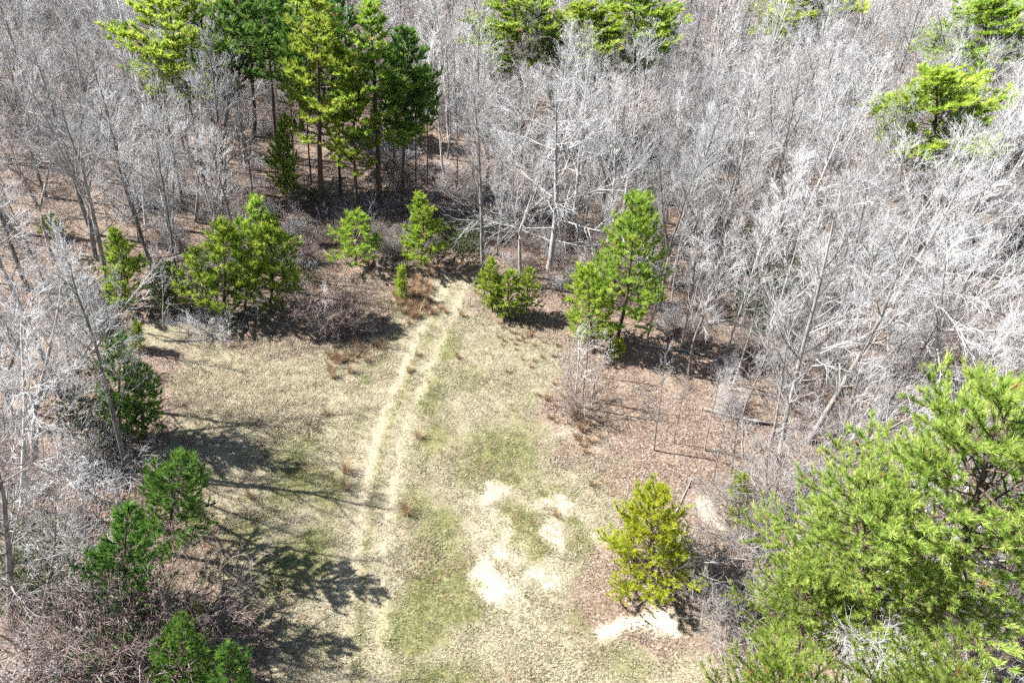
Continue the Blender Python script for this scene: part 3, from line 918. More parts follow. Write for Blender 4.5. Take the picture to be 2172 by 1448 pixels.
# ------------------------------------------------------------------ pines round the clearing
# stock, its height, base pixel, top pixel, crown width in photograph pixels, label
EDGE = 'young pines round the clearing'
SEED = 'pine seedlings'
LROW = 'dark pines along the left edge of the clearing'
BR = 'big pines in the lower right corner'
TALL = 'tall pines in the woods behind the clearing'
Y0, Y1, Y2, M0, M1, M2 = (PYNG[0], 7), (PYNG[1], 7), (PYNG[2], 6.6), (PMID[0], 11), (PMID[1], 9), (PMID[2], 11)
B0, B1, T0, T1, T2 = (PBIG[0], 17), (PBIG[1], 16), (PTALL[0], 20), (PTALL[1], 20), (PTALL[2], 20)
S0, S1, Y3 = (PSEED[0], 3), (PSEED[1], 3), (PYNG[3], 7)
for (st, bx, by, tx, ty, w, grp, lab) in [
        (Y0, 267, 655, 238, 482, 105, EDGE, 'conical bright green young pine standing alone, leftmost of the row above the clearing'),
        (M1, 345, 660, 345, 552, 78, EDGE, 'small dark green pine half hidden behind a thin bare stem'),
        (Y3, 415, 664, 418, 525, 100, EDGE, 'low bright green pine at the left end of the pine clump'),
        (Y1, 478, 676, 468, 462, 118, EDGE, 'young pine with a bare lower stem in the left middle of the clump'),
        (Y3, 518, 655, 540, 412, 115, EDGE, 'tallest young pine of the clump above the clearing, bright green pointed top'),
        (Y1, 572, 665, 572, 455, 135, EDGE, 'thick-stemmed young pine at the right end of the clump'),
        (Y3, 755, 562, 766, 455, 118, EDGE, 'ragged young pine at the foot of the tall dark pines'),
        (Y0, 893, 565, 888, 412, 105, EDGE, 'dense pointed young pine left of the end of the track'),
        (Y0, 1045, 662, 1043, 548, 72, EDGE, 'left and tallest of three small pines right of the track end'),
        (Y1, 1080, 674, 1082, 578, 80, EDGE, 'middle of three small pines right of the track end'),
        (Y3, 1114, 668, 1122, 570, 66, EDGE, 'right one of three small pines right of the track end'),
        (M0, 1308, 725, 1352, 418, 185, EDGE, 'tall bushy bright green pine on the right edge of the clearing'),
        (Y1, 1250, 728, 1246, 560, 120, EDGE, 'lower pale green pine beside the tall bushy one'),
        (Y2, 1376, 1222, 1392, 1046, 222, EDGE, 'bushy yellow green pine alone beside the white sand patches'),
        (Y0, 112, 500, 108, 448, 55, EDGE, 'small dark pine far left in the shaded brown woods'),
        (S0, 851, 634, 851, 570, 32, SEED, 'tiny pine seedling beside reddish dry grass near the track end'),
        (S1, 1562, 1112, 1572, 1012, 62, SEED, 'slender yellowish pine seedling beside a round grey bush'),
        (S1, 1310, 756, 1310, 722, 42, SEED, 'yellowish pine seedling at the foot of the bushy pine'),
        (S0, 290, 742, 290, 688, 36, SEED, 'small green pine seedling by the upper left corner of the clearing'),
        (S1, 410, 1312, 412, 1284, 46, SEED, 'low bright green pine seedling in the shade under the left pines'),
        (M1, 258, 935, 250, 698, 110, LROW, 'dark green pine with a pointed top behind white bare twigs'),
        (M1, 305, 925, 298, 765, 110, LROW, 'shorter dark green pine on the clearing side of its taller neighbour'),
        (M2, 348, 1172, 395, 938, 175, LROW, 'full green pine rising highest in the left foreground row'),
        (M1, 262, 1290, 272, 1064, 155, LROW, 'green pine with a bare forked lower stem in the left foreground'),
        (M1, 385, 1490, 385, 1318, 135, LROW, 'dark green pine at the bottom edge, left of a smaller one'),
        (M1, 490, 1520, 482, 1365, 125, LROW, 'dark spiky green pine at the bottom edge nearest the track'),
        (B0, 1855, 1440, 1815, 975, 440, BR, 'huge spreading bright green pine with dark forked trunks in the lower right'),
        (B1, 1935, 1420, 2140, 800, 540, BR, 'big pine on the right edge with a rounded yellow green top'),
        (B1, 1690, 1470, 1715, 1190, 240, BR, 'lower pine at the clearing side of the huge one'),
        (B0, 1985, 1850, 2010, 1335, 430, BR, 'pine crown cut off by the bottom edge below the huge pine'),
        (B1, 1650, 1800, 1655, 1405, 320, BR, 'pine top just showing at the bottom edge nearest the clearing'),
        (T0, 433, 398, 345, -40, 240, TALL, 'tall pine with a bright green hanging crown, leftmost of the tall pines'),
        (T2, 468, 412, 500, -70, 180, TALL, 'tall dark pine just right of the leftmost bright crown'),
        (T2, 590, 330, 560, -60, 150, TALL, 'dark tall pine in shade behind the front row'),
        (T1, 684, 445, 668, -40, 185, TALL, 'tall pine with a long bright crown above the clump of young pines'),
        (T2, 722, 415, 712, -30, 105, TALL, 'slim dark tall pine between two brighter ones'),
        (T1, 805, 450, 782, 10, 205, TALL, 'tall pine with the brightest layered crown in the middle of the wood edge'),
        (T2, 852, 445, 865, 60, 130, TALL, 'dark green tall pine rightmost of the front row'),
        (T1, 757, 470, 745, 120, 120, TALL, 'shorter pine in front of the tall row'),
        (T0, 1105, 300, 1085, -50, 215, TALL, 'far pine left of the far pale green crowns'),
        (T0, 1245, 310, 1232, 5, 225, TALL, 'far pine with a broad pale green crown'),
        (T0, 1345, 300, 1345, -40, 225, TALL, 'far pine with a dark right side beside the pale crown'),
        (T0, 1700, 190, 1705, -60, 220, TALL, 'far pine whose yellow crown just reaches the top edge'),
        (T0, 2085, 300, 2105, -40, 250, TALL, 'far pine at the upper right corner above grey trees'),
        (T0, 1965, 500, 1995, 125, 275, TALL, 'lone yellow green pine standing among grey trees on the right'),
        (T2, 540, 290, 520, -60, 160, TALL, 'dark pine far back between bright crowns'),
        (T1, 640, 280, 632, -80, 170, TALL, 'pine with its top above the frame behind the front row'),
        (Y0, 608, 432, 604, 240, 75, TALL, 'narrow bright green pine among dark trunks')]:
    sd_ = grp == SEED
    put_pine(st[0], st[1], bx, by, tx, ty, lab, w, grp, 'pine_seedling' if sd_ else 'pine_tree', 'pine seedling' if sd_ else 'pine tree', clear=.6 if sd_ else 3.0 if grp in (BR, TALL) else 1.8)
for k, (bx, by, tx, ty, lab) in enumerate([
        (880, 445, 885, 150, 'slim dark pine rightmost in the shaded stand'), (660, 385, 640, 60, 'slim pine behind the long bright crown'), (835, 400, 842, 60, 'slim pine right of the brightest layered crown'),
        (625, 380, 605, 40, 'slim pine behind the narrow bright pine'), (905, 400, 908, 150, 'slim pine at the right end of the stand, partly behind grey twigs')]):
    put_pine(PTALL[2], 20, bx, by, tx, ty, lab, 66, 'slim pines in the shaded stand', clear=1.5)

# ------------------------------------------------------------------ bare trees that stand out
put_bare(BIG[2], 15, 310, 478, 262, 120, 'tall white barked bare tree in front of the dark left woods', 0.85)
put_bare(SLIM[1], 12, 366, 488, 360, 190, 'slim white bare tree beside the tall white one', 1.1)
put_bare(SLIM[3], 12, 412, 470, 430, 110, 'grey bare tree under the hanging pine crown', 1.2)
put_bare(BIG[0], 15, 470, 445, 485, 110, 'dark stemmed bare tree with a fan of upright limbs', 0.8)
put_bare(BIG[4], 15, 74, 985, 70, 455, 'large forked white bare tree at the left edge', 0.95, rz=1.0)
put_bare(BIG[4], 15, 150, 900, 150, 470, 'white bare tree between the large forked one and the dark pines', 0.85, rz=3.0)
put_bare(BIG[2], 15, 50, 1080, 40, 600, 'tall white bare tree below the large forked one at the left edge', 0.9, rz=2.0)
put_bare(BIG[3], 15, 30, 905, -25, 500, 'grey bare tree half out of the frame at the left', 1.0)
put_bare(SLIM[1], 12, 118, 915, 200, 640, 'thin white bare tree leaning towards the clearing', 1.0)
put_bare(BIG[1], 15, 36, 1350, -20, 850, 'large grey bare tree in the lower left corner with long side limbs', 1.05)
put_bare(SLIM[2], 12, 75, 1330, 120, 1010, 'dark thin bare tree beside the large lower left one', 0.9)
put_bare(SAPL[2], 7, 348, 700, 340, 560, 'thin white bare stem in front of a dark pine', 1.0, name='bare_sapling', cat='sapling')
put_bare(SAPL[0], 7, 437, 680, 432, 520, 'white bare stem in front of the pine clump', 0.9, name='bare_sapling', cat='sapling')
put_bare(SPREAD, 15, 1165, 570, 1180, 165, 'wide spreading white bare tree with low branches at the wood edge', 1.0, rz=0.5, clear=3)
put_bare(BIG[4], 15, 1103, 585, 1090, 250, 'bare tree left of the wide spreading one', 0.9)
put_bare(BIG[2], 15, 1285, 560, 1310, 200, 'white bare tree behind the bushy bright pine', 1.0)
put_bare(BIG[2], 15, 1648, 990, 1785, 380, 'tall leaning bare tree with a long pale trunk at the right clearing edge', 0.8, rz=0.2)
put_bare(SLIM[3], 12, 1622, 975, 1690, 600, 'slim pale tree right next to the tall leaning one', 1.0)
put_bare(BIG[0], 15, 1757, 810, 1850, 320, 'grey tree leaning right behind the tall pale one', 0.8)
put_bare(BIG[3], 15, 1785, 775, 1870, 360, 'dark forked bare tree just behind the grey leaning one', 0.8)
put_bare(SPREAD, 15, 1990, 860, 2010, 480, 'broad white bare tree spreading just above the big pine', 0.95, rz=2.6, clear=3)
put_bare(BIG[4], 15, 2112, 1400, 2290, 1050, 'white trunk leaning out of the right edge', 0.8)
SAPG = 'thin saplings on the right edge of the clearing'
for k, (bx, by, tx, ty, lab) in enumerate([
        (1387, 955, 1412, 745, 'tallest thin bare sapling standing alone on open brown litter'), (1430, 940, 1452, 800, 'thin sapling just right of the tallest lone one'),
        (1495, 955, 1530, 780, 'straight pale sapling between the lone one and the leaning tree'), (1512, 1025, 1548, 840, 'sapling nearest the grey bush'),
        (1548, 1010, 1580, 830, 'sapling in front of the leaning tree'), (1222, 862, 1228, 690, 'left stem of the twiggy white clump below the bushy pine'),
        (1236, 850, 1250, 690, 'right stem of the twiggy white clump below the bushy pine'), (1204, 835, 1206, 735, 'short stem at the edge of the twiggy white clump'),
        (1275, 800, 1285, 700, 'thin stem right of the twiggy clump'), (1370, 735, 1420, 520, 'thin dark sapling right of the bushy pine'), (1345, 640, 1400, 480, 'sapling behind the bushy pine'),
        (1425, 640, 1450, 470, 'sapling in brown litter right of the bushy pine'), (547, 705, 545, 610, 'small white sapling in front of the pine clump'),
        (735, 665, 730, 580, 'grey sapling in dry grass above the clearing'), (690, 720, 690, 600, 'grey twiggy sapling in the dark shade above the clearing'), (655, 700, 650, 600, 'sapling left of the grey twiggy one in the shade')]):
    put_bare(SAPL[k % 3], 7, bx, by, tx, ty, lab, 0.9 if k < 5 else 1.3, SAPG, 'bare_sapling', 'sapling', clear=.7)

# ------------------------------------------------------------------ shrubs
for (st, bx, by, tx, ty, w, lab) in [
        (SHRUB[1], 1650, 1165, 1650, 1010, 1.15, 'large round pale grey bush beside the big pines'), (SHRUB[1], 1690, 1190, 1700, 1080, 1.0, 'pale grey bush tucked against the big pine'),
        (SHRUB[1], 1545, 1290, 1530, 1205, 1.2, 'low grey twiggy bush beside the yellow green pine'), (SHRUB[0], 690, 715, 690, 630, 1.0, 'dark twiggy bush in the shade above the clearing'),
        (SHRUB[0], 735, 700, 735, 625, 1.0, 'brown twiggy bush right of the dark one'), (SHRUB[2], 455, 712, 450, 650, 1.1, 'tangle of bare twigs at the foot of the pine clump'),
        (SHRUB[2], 400, 700, 400, 650, 1.1, 'low twiggy tangle left of the pine clump'), (SHRUB[0], 1215, 870, 1215, 800, 1.1, 'brown brush under the thin stems below the bushy pine'),
        (SHRUB[0], 120, 1450, 120, 1330, 1.2, 'pinkish brown brush at the bottom left corner'), (SHRUB[0], 230, 1460, 230, 1350, 1.2, 'brown brush right of the bottom left corner'),
        (SHRUB[0], 40, 1500, 40, 1390, 1.2, 'brown brush in the very corner at bottom left'), (SHRUB[2], 180, 1400, 180, 1290, 1.1, 'grey brush among the lower left stems'),
        (SHRUB[0], 310, 1480, 310, 1390, 1.2, 'brown brush beside the bottom dark pine'), (SHRUB[2], 100, 1200, 110, 1080, 1.2, 'grey twiggy bush by the lower left tree'),
        (SHRUB[2], 190, 1030, 190, 930, 1.2, 'grey tangle beside the dark pines at left')]:
    put_bare(st, 2.4, bx, by, tx, ty, lab, w, 'bare bushes', 'bare_bush', 'bush', clear=.8, parts=SP)
for (st, bx, by, tx, ty, w, lab) in [
        (EVER[0], 165, 925, 150, 800, .6, 'yellow green evergreen bush behind white twigs at left'), (EVER[1], 205, 985, 205, 925, .9, 'dull green evergreen bush beside the shadowed clearing edge'),
        (EVER[0], 1675, 660, 1680, 560, 1, 'evergreen bush among grey trees right of centre'), (EVER[0], 1620, 700, 1610, 610, 1, 'dull evergreen left of its taller neighbour in the grey woods'),
        (EVER[1], 1560, 520, 1560, 460, 1.2, 'dull green bush in the grey woods above the bushy pine'), (EVER[1], 985, 505, 985, 460, 1.5, 'dark green bush in the shade at the track end'),
        (EVER[0], 975, 540, 975, 490, 1.5, 'dark evergreen right of the pointed young pine'), (EVER[1], 1770, 810, 1775, 770, 1.2, 'small evergreen at the foot of the leaning grey tree'),
        (EVER[0], 60, 1290, 55, 1180, .9, 'evergreen bush behind the lower left tree'), (EVER[1], 70, 1190, 60, 1120, 1, 'green bush by the left edge'),
        (EVER[0], 300, 1390, 310, 1290, 1, 'dull green bush by the forked pine stem'), (EVER[1], 1395, 420, 1390, 370, 1.5, 'dark green bush above the bushy pine'),
        (EVER[0], 665, 430, 665, 390, 1.6, 'dark evergreen among the tall pine trunks'), (EVER[1], 660, 600, 660, 570, 1, 'small green bush right of the pine clump'),
        (EVER[0], 250, 560, 140, 540, 1.2, 'green bush between white tree and conical pine'), (EVER[0], 180, 640, 170, 560, 1.2, 'green bush behind the large white tree at left'), (EVER[1], 210, 700, 205, 650, 1.2, 'evergreen left of the conical pine')]:
    put_bare(st, 3.2, bx, by, bx, ty, lab, w, 'evergreen bushes', 'evergreen_bush', 'bush', clear=.8, parts=SP)

# ------------------------------------------------------------------ the woods
rng = np.random.default_rng(77)
taken = np.array(TREES)
grid = {}
cand = []
N = 60000
cx, cyy = rng.uniform(-140, 140, N), rng.uniform(8, 185, N)
cp = pix(np.stack([cx, cyy, np.zeros(N)], 1))
ct = pix(np.stack([cx, cyy, np.full(N, 14.0)], 1))
vis = (np.maximum(cp[:, 0], ct[:, 0]) > -150) & (np.minimum(cp[:, 0], ct[:, 0]) < W0 + 150) & (ct[:, 1] < H0) & (cp[:, 1] > -50) & (cp[:, 2] > 5)
sd = signed(cx, cyy, OPEN)
vis &= (sd < -0.5) & (cp[:, 1] < H0 + 150) & ~((cp[:, 0] < 450) & (cp[:, 1] > 1000))
PINE_ST = world_poly([(540, 650), (540, 330), (640, 230), (900, 240), (950, 420), (960, 560), (650, 650)])
FLOOR_L = world_poly([(-100, 620), (-100, 400), (150, 330), (420, 360), (560, 420), (640, 560), (640, 640), (300, 650)])
ps = in_poly(cx, cyy, PINE_ST)
fl = in_poly(cx, cyy, FLOOR_L)
vis &= ~ps
dens = vnoise(cx, cyy, 9.0, 61, 2)
for i in np.nonzero(vis)[0]:
    x, y = cx[i], cyy[i]
    r = 1.55 + 1.5 * dens[i] + (0.5 if y > 75 else 0)
    if ps[i] or fl[i]:
        r = 8.0 if ps[i] else 2.9
    if cp[i, 0] < 300 and cp[i, 1] > 650:
        r = 3.6
    k = (int(x // 9), int(y // 9))
    ok = True
    for dx in (-1, 0, 1):
        for dy in (-1, 0, 1):
            for (ox, oy, orr) in grid.get((k[0] + dx, k[1] + dy), ()):
                if (ox - x) ** 2 + (oy - y) ** 2 < (0.5 * (r + orr)) ** 2:
                    ok = False
    if ok and np.any((taken[:, 0] - x) ** 2 + (taken[:, 1] - y) ** 2 < (taken[:, 2] * 0.8 + 0.5) ** 2):
        ok = False
    if ok:
        grid.setdefault(k, []).append((x, y, r))
        cand.append((x, y, cp[i, 0], cp[i, 1], cp[i, 2], ct[i, 0], ct[i, 1]))
woods = []
for (x, y, px, py, dep, tx, ty) in cand:
    u = rng.uniform()
    right = px > 950
    big = u < (0.30 if right else 0.5)
    if big:
        v = int(rng.integers(0, 5))
        st, nom, h = BIG[v], 15, rng.uniform(11.5, 15.5)
    else:
        v = 5 + int(rng.integers(0, 4))
        st, nom, h = SLIM[v - 5], 12, rng.uniform(7.0, 13.0)
    inside = -60 < (px + tx) / 2 < W0 + 60 and ty < H0 and (py + ty) / 2 > -20
    woods.append((h * 1448 / dep if inside else 0, x, y, px, py, v, st, nom, h))
woods.sort(key=lambda t: -t[0])
near, far = woods[:265], woods[265:]
LAND = [((310, 478), 'the tall white barked tree'), ((433, 398), 'the leftmost tall pine'), ((267, 662), 'the conical pine'), ((74, 985), 'the large forked white tree'), ((36, 1350), 'the lower left corner tree'),
        ((608, 432), 'the narrow bright pine'), ((805, 450), 'the brightest tall pine'), ((893, 572), 'the pointed young pine'), ((1165, 570), 'the wide spreading white tree'), ((1105, 300), 'the far pine pair'),
        ((1308, 728), 'the bushy bright pine'), ((1648, 990), 'the tall leaning pale tree'), ((1757, 810), 'the grey leaning tree'), ((1990, 860), 'the broad white tree'), ((1965, 500), 'the lone yellow green pine'),
        ((2085, 300), 'the upper right corner pine'), ((1700, 190), 'the pine at the top edge'), ((1345, 300), 'the far pale crowns'), ((112, 500), 'the small dark pine far left'), ((590, 345), 'the dark shaded pine')]
LW = np.array([gpt(*l[0]) for l in LAND])
ORD = ['', 'second ', 'third ', 'fourth ', 'fifth ', 'sixth ', 'seventh ', 'eighth ', 'ninth ', 'tenth ', 'eleventh ', 'twelfth ', 'thirteenth ', 'fourteenth ']
named = {}
for i, (sz, x, y, px, py, v, st, nom, h) in enumerate(near):
    d = np.hypot(LW[:, 0] - x, LW[:, 1] - y)
    j = int(np.argmin(d))
    dx, dy = x - LW[j, 0], y - LW[j, 1]
    rel = ('right of' if dx > 0 else 'left of') if abs(dx) > abs(dy) else ('behind' if dy > 0 else 'in front of')
    tone = 'pale' if st[0].materials[0] == M_PALE else 'grey'
    shape = 'forked' if v in (3, 4) else 'broad' if v < 3 else 'slim'
    named.setdefault((tone, shape, rel, j), []).append((d[j], i))
lab = {}
for (tone, shape, rel, j), ls in named.items():
    for q, (d, i) in enumerate(sorted(ls)):
        lab[i] = '%snearest %s %s leafless tree %s %s' % (ORD[min(q, 13)], tone, shape, rel, LAND[j][1]) if len(ls) > 1 else '%s %s leafless tree %s %s' % (tone, shape, rel, LAND[j][1])
for i, (sz, x, y, px, py, v, st, nom, h) in enumerate(near):
    grp = 'bare trees left of the clearing' if px < 330 and py > 620 else 'bare trees in the upper left woods' if px < 950 else 'bare trees deep in the upper right woods' if py < 420 else 'bare trees right of the clearing'
    s = h / nom
    w = s * rng.uniform(0.85, 1.15)
    lx = rng.normal(0.0, 0.04) + (0.13 if px < 300 else 0.08 if px < 600 else -0.02 if px > 1400 else 0)
    thing('bare_tree', list(zip(BP, st)), x, y, (w, w, s), rng.uniform(0, 6.28), (lx, rng.normal(0, 0.04)), lab[i], 'bare tree', grp)
print('woods', len(woods), 'individual', len(near), 'far', len(far))
allst = BIG + SLIM


def scatter_trees(name, lst, label, cat):
    P, Rt, Sc, Ix, meshes = [], [], [], [], []
    for st in allst:
        meshes += [st[0], st[1]]
    for (sz, x, y, px, py, v, st, nom, h) in lst:
        s = h / nom
        w = s * rng.uniform(.85, 1.15)
        r = (rng.normal(0, .04), rng.normal(0, .04), rng.uniform(0, 6.28))
        for j in (0, 1):
            P.append((x, y, float(gz(x, y))))
            Rt.append(r)
            Sc.append((w, w, s))
            Ix.append(2 * v + j)
    return scatter(name, P, Rt, Sc, Ix, meshes, label, cat)


scatter_trees('far_woods', far, 'mass of grey leafless trees filling the woods far behind', 'woods')

# ------------------------------------------------------------------ undergrowth, litter, grass (uncountable)
n = 9000
ux, uy = rng.uniform(-70, 75, n), rng.uniform(10, 110, n)
up_ = pix(np.stack([ux, uy, np.zeros(n)], 1))
keep = (up_[:, 0] > -100) & (up_[:, 0] < W0 + 100) & (up_[:, 1] < H0 + 100) & (signed(ux, uy, OPEN) < -0.3)
so = signed(ux, uy, OPEN)
keep &= vnoise(ux, uy, 6.0, 71, 2) > np.where((so > -3.0) & (uy > 26), 0.36, np.where(in_poly(ux, uy, FLOOR_L) | in_poly(ux, uy, PINE_ST), 0.52, 0.45))
ux, uy = ux[keep], uy[keep]
n = len(ux)
und_meshes = [SHRUB[0][1], SHRUB[1][1], SHRUB[2][1], SAPL[0][1], SAPL[1][1], SAPL[2][1]]
s = rng.uniform(0.35, 0.8, n)
scatter('undergrowth', np.stack([ux, uy, gz(ux, uy)], 1), np.stack([rng.normal(0, .1, n), rng.normal(0, .1, n), rng.uniform(0, 6.28, n)], 1),
        np.stack([s, s, s * rng.uniform(.7, 1.1, n)], 1), rng.choice(6, n, p=[.30, .13, .27, .1, .1, .1]), und_meshes, 'brown and grey twiggy undergrowth between the trees', 'undergrowth')

n = 26000
lx, ly = rng.uniform(-55, 60, n), 8 + 80 * rng.uniform(0, 1, n) ** 0.8
lp = pix(np.stack([lx, ly, np.zeros(n)], 1))
lm = litter_mask(lx, ly) * (1 - sand_mask(lx, ly)) * (1 - 0.8 * rut_mask(lx, ly))
keep = (lp[:, 0] > -60) & (lp[:, 0] < W0 + 60) & (lp[:, 1] < H0 + 60) & (rng.uniform(0, 1, n) < lm * (0.45 + 0.6 * vnoise(lx, ly, 3, 81, 2)))
lx, ly = lx[keep], ly[keep]
n = len(lx)
scatter('leaf_litter', np.stack([lx, ly, gz(lx, ly)], 1), np.stack([np.zeros(n), np.zeros(n), rng.uniform(0, 6.28, n)], 1), np.full((n, 3), 1.0) * rng.uniform(.8, 1.2, n)[:, None],
        rng.integers(0, 4, n), [leaf_patch(200 + i, 60, 0.6, 0.095, M_LEAF) for i in range(4)], 'brown fallen leaves covering the woodland floor', 'leaf litter')

n = 90000
ax_, ay_ = rng.uniform(-20, 24, n), rng.uniform(9, 58, n)
inside = signed(ax_, ay_, GRASS) > -2.5
ax_, ay_ = ax_[inside], ay_[inside]
n = len(ax_)
sm, gm_, lm, rm = sand_mask(ax_, ay_), green_mask(ax_, ay_), litter_mask(ax_, ay_), rut_mask(ax_, ay_)
ok = rng.uniform(0, 1, n) < np.clip((1 - 1.1 * sm), 0.03, 1) * (1 - 0.75 * lm) * (1 - 0.75 * rm) * (0.35 + 0.9 * vnoise(ax_, ay_, 1.3, 91, 3))
isg = ok & (rng.uniform(0, 1, n) < gm_ * 0.85 + 0.10)
isd = ok & ~isg
DRYT = [blades(300 + i, 16, 0.16, 0.16, 0.016, 0.75, M_DRY, 0.6) for i in range(5)]
GRNT = [blades(320 + i, 16, 0.15, 0.12, 0.016, 0.6, M_GREEN, 0.5) for i in range(5)]


def grass(name, x, y, meshes, label, smin, smax):
    n = len(x)
    s = rng.uniform(smin, smax, n) * (0.7 + 0.6 * vnoise(x, y, 2.5, 95, 2))
    scatter(name, np.stack([x, y, gz(x, y)], 1), np.stack([np.zeros(n), np.zeros(n), rng.uniform(0, 6.28, n)], 1), np.stack([s, s, s], 1), rng.integers(0, len(meshes), n), meshes, label, 'grass')


grass('dry_grass', ax_[isd], ay_[isd], DRYT, 'short straw coloured dry grass over the clearing', .7, 1.3)
grass('green_grass', ax_[isg], ay_[isg], GRNT, 'thin patches of short green grass in the clearing', .7, 1.2)
# taller matted dead grass, upper left part of the clearing
TALLG = world_poly([(330, 730), (450, 735), (700, 745), (830, 740), (800, 850), (700, 900), (560, 900), (430, 880)])
n = 7000
tx_, ty_ = rng.uniform(-20, 2, n), rng.uniform(24, 46, n)
k = (signed(tx_, ty_, TALLG) > -0.6) & (vnoise(tx_, ty_, 2.0, 97, 3) > 0.45)
grass('matted_dead_grass', tx_[k], ty_[k], [blades(340 + i, 26, 0.22, 0.55, 0.016, 0.85, M_STRAW, 0.7) for i in range(4)], 'taller matted dead grass in the upper left of the clearing', .6, 1.2)

n = 16000
wx_, wy_ = rng.uniform(-18, 20, n), rng.uniform(9, 48, n)
k = (signed(wx_, wy_, GRASS) > -1.5) & (vnoise(wx_, wy_, 1.7, 99, 3) > 0.60) & (rut_mask(wx_, wy_) < 0.25) & (sand_mask(wx_, wy_) < 0.3)
grass('straw_weeds', wx_[k], wy_[k], [blades(350 + i, 14, 0.10, 0.34, 0.014, 0.5, M_STRAW if i % 2 else M_SEDGE, 0.5) for i in range(4)], 'scattered taller dead weeds in the clearing', .5, 1.1)

# broomsedge clumps: single tufts one can point at
SEDGE = [blades(360 + i, 110, 0.16, 0.62, 0.013, 0.28, M_SEDGE, 0.35) for i in range(4)]


def clump(px, py, s, label, group):
    b = gpt(px, py)
    o = bpy.data.objects.new('grass_clump', SEDGE[random.randrange(4)])
    C.objects.link(o)
    o.location = (b[0], b[1], float(gz(b[0], b[1])))
    o.rotation_euler = (0, 0, random.uniform(0, 6.28))
    o.scale = (s, s, s)
    tag(o, label, 'grass clump', group)


for (px, py, s, lab) in [(735, 1000, 1.4, 'reddish brown grass clump left of the track'), (732, 1035, 1.1, 'orange grass clump just below the reddish one left of the track'), (862, 1085, 1.3, 'brown grass clump right of the lower track'),
                         (868, 790, .9, 'straw clump between the wheel ruts'), (972, 760, .8, 'pale clump in the green strip right of the track'), (890, 930, 1.1, 'brown tuft right of the bend of the track'),
                         (1075, 790, .8, 'pale clump in the middle of the grass'), (745, 790, 1.2, 'pale brown clump left of the track bend'), (980, 672, 1.0, 'orange clump at the top end of the green strip'),
                         (705, 800, 1.2, 'white straw clump in the matted grass'), (530, 1055, .9, 'pale low clump near the shadowed left side'), (695, 880, .9, 'orange tuft in the left grass'),
                         (1235, 915, 1.0, 'pale clump at the right edge of the grass'), (1255, 940, 1.0, 'orange clump at the right edge beside bare soil'), (1180, 1095, .7, 'reddish tuft on the sand beside the green hump'),
                         (1255, 1030, .8, 'dark tuft above the yellow green pine'), (650, 900, .7, 'small brown tuft far left of the track'), (885, 755, .8, 'tuft on the crown of the track')]:
    clump(px, py, s, lab, 'single grass clumps in the clearing')
for i in range(90):
    t = random.random()
    px, py = random.gauss(882, 22), random.gauss(632, 24)
    clump(px, py, random.uniform(.6, 1.1), 'orange broomsedge clump in the patch at the track end', 'broomsedge patch at the track end')
for i in range(46):
    px = random.uniform(700, 840)
    clump(px, 768 - (px - 700) * 0.30 + random.gauss(0, 12), random.uniform(.5, .95), 'reddish grass clump along the shadow edge left of the track', 'reddish clumps left of the track')
for i in range(34):
    px = random.uniform(1050, 1190)
    clump(px, 690 + (px - 1050) * 0.45 + random.gauss(0, 22), random.uniform(.35, .7), 'small orange tuft along the upper right edge of the grass', 'tufts at the upper right grass edge')
for i in range(30):
    t = random.random()
    clump(1165 + 95 * t + random.gauss(0, 16), 830 + 130 * t + random.gauss(0, 16), random.uniform(.4, .8), 'small tuft along the right edge of the grass', 'tufts at the right grass edge')

# ------------------------------------------------------------------ fallen wood
def log(seed, L, r, n_side):
    rg = np.random.default_rng(seed)
    q = path(rg, (-L / 2, 0, r * .8), (1, 0, 0), L, 9, .05, 0)
    q[:, 2] = r * .8 + np.abs(q[:, 2] - r * .8) * .2
    ln = [(q, np.linspace(r, r * .35, 9))]
    for i in range(n_side):
        p, d = at_line(q, rg.uniform(.3, .95))
        e = side_dir(rg, d, math.radians(rg.uniform(25, 60)))
        e[2] = abs(e[2]) * .7
        b = path(rg, p, e, rg.uniform(.5, 1.6), 5, .12, 0)
        ln.append((b, np.linspace(r * .35, .008, 5)))
    return mesh_from('fallen_log', *tubes(ln, 6), M_LOG, smooth=True)


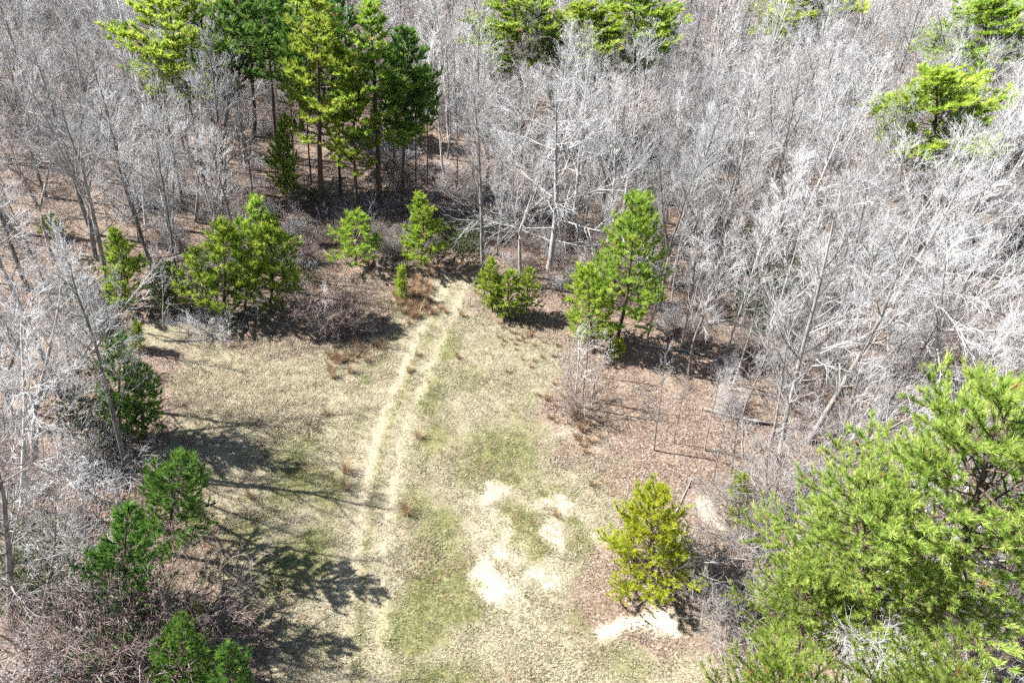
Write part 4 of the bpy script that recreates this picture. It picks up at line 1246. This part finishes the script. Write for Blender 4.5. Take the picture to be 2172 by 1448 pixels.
LOGS = [log(401, 4.5, .11, 6), log(402, 3.0, .07, 9), log(403, 6.0, .13, 4)]
for (k, px, py, rz, lab) in [(1, 1165, 610, .4, 'pale fallen branch right of the three small pines'), (1, 1190, 600, -.5, 'white broken branch beside the spreading tree foot'), (0, 1270, 590, .2, 'fallen log behind the bushy pine'),
                             (0, 1430, 745, -.2, 'dark log in the litter right of the bushy pine'), (2, 1600, 900, -.35, 'long dark log by the tall leaning tree'), (1, 1620, 940, .8, 'fallen branch below the long dark log'),
                             (1, 120, 1270, .7, 'pale fallen branch in the lower left thicket'), (0, 380, 1275, -.3, 'fallen log in the pine shade at left'), (2, 250, 555, -.2, 'long log in the shaded upper left woods'),
                             (0, 560, 560, .1, 'log on brown litter behind the pine clump'), (1, 400, 720, .2, 'broken branch at the upper edge of the grass'), (0, 1400, 560, .5, 'log among the saplings behind the bushy pine'),
                             (1, 1560, 1230, -.6, 'dead branch near the low grey bush'), (1, 700, 1010, 0.3, 'thin dead branch lying in the left grass')][:13]:
    b = gpt(px, py)
    o = bpy.data.objects.new('fallen_log', LOGS[k])
    C.objects.link(o)
    o.location = (b[0], b[1], float(gz(b[0], b[1])))
    o.rotation_euler = (0, 0, rz)
    tag(o, lab, 'log', 'fallen wood')
n = 1500
bx_, by_ = rng.uniform(-45, 45, n), rng.uniform(10, 75, n)
k = signed(bx_, by_, GRASS) < -0.8
bx_, by_ = bx_[k], by_[k]
n = len(bx_)
scatter('fallen_branches', np.stack([bx_, by_, gz(bx_, by_)], 1), np.stack([np.zeros(n), np.zeros(n), rng.uniform(0, 6.28, n)], 1), np.stack([rng.uniform(.25, .75, n)] * 3, 1), rng.integers(0, 3, n),
        [log(411, 3.5, .05, 7), log(412, 3.0, .04, 10), log(413, 4.0, .07, 5)], 'dead sticks and branches strewn over the woodland floor', 'branches')
print('tris', sum(sum(len(p.vertices) - 2 for p in m.polygons) if len(m.polygons) < 3000 else len(m.loops) - 2 * len(m.polygons) for m in bpy.data.meshes))
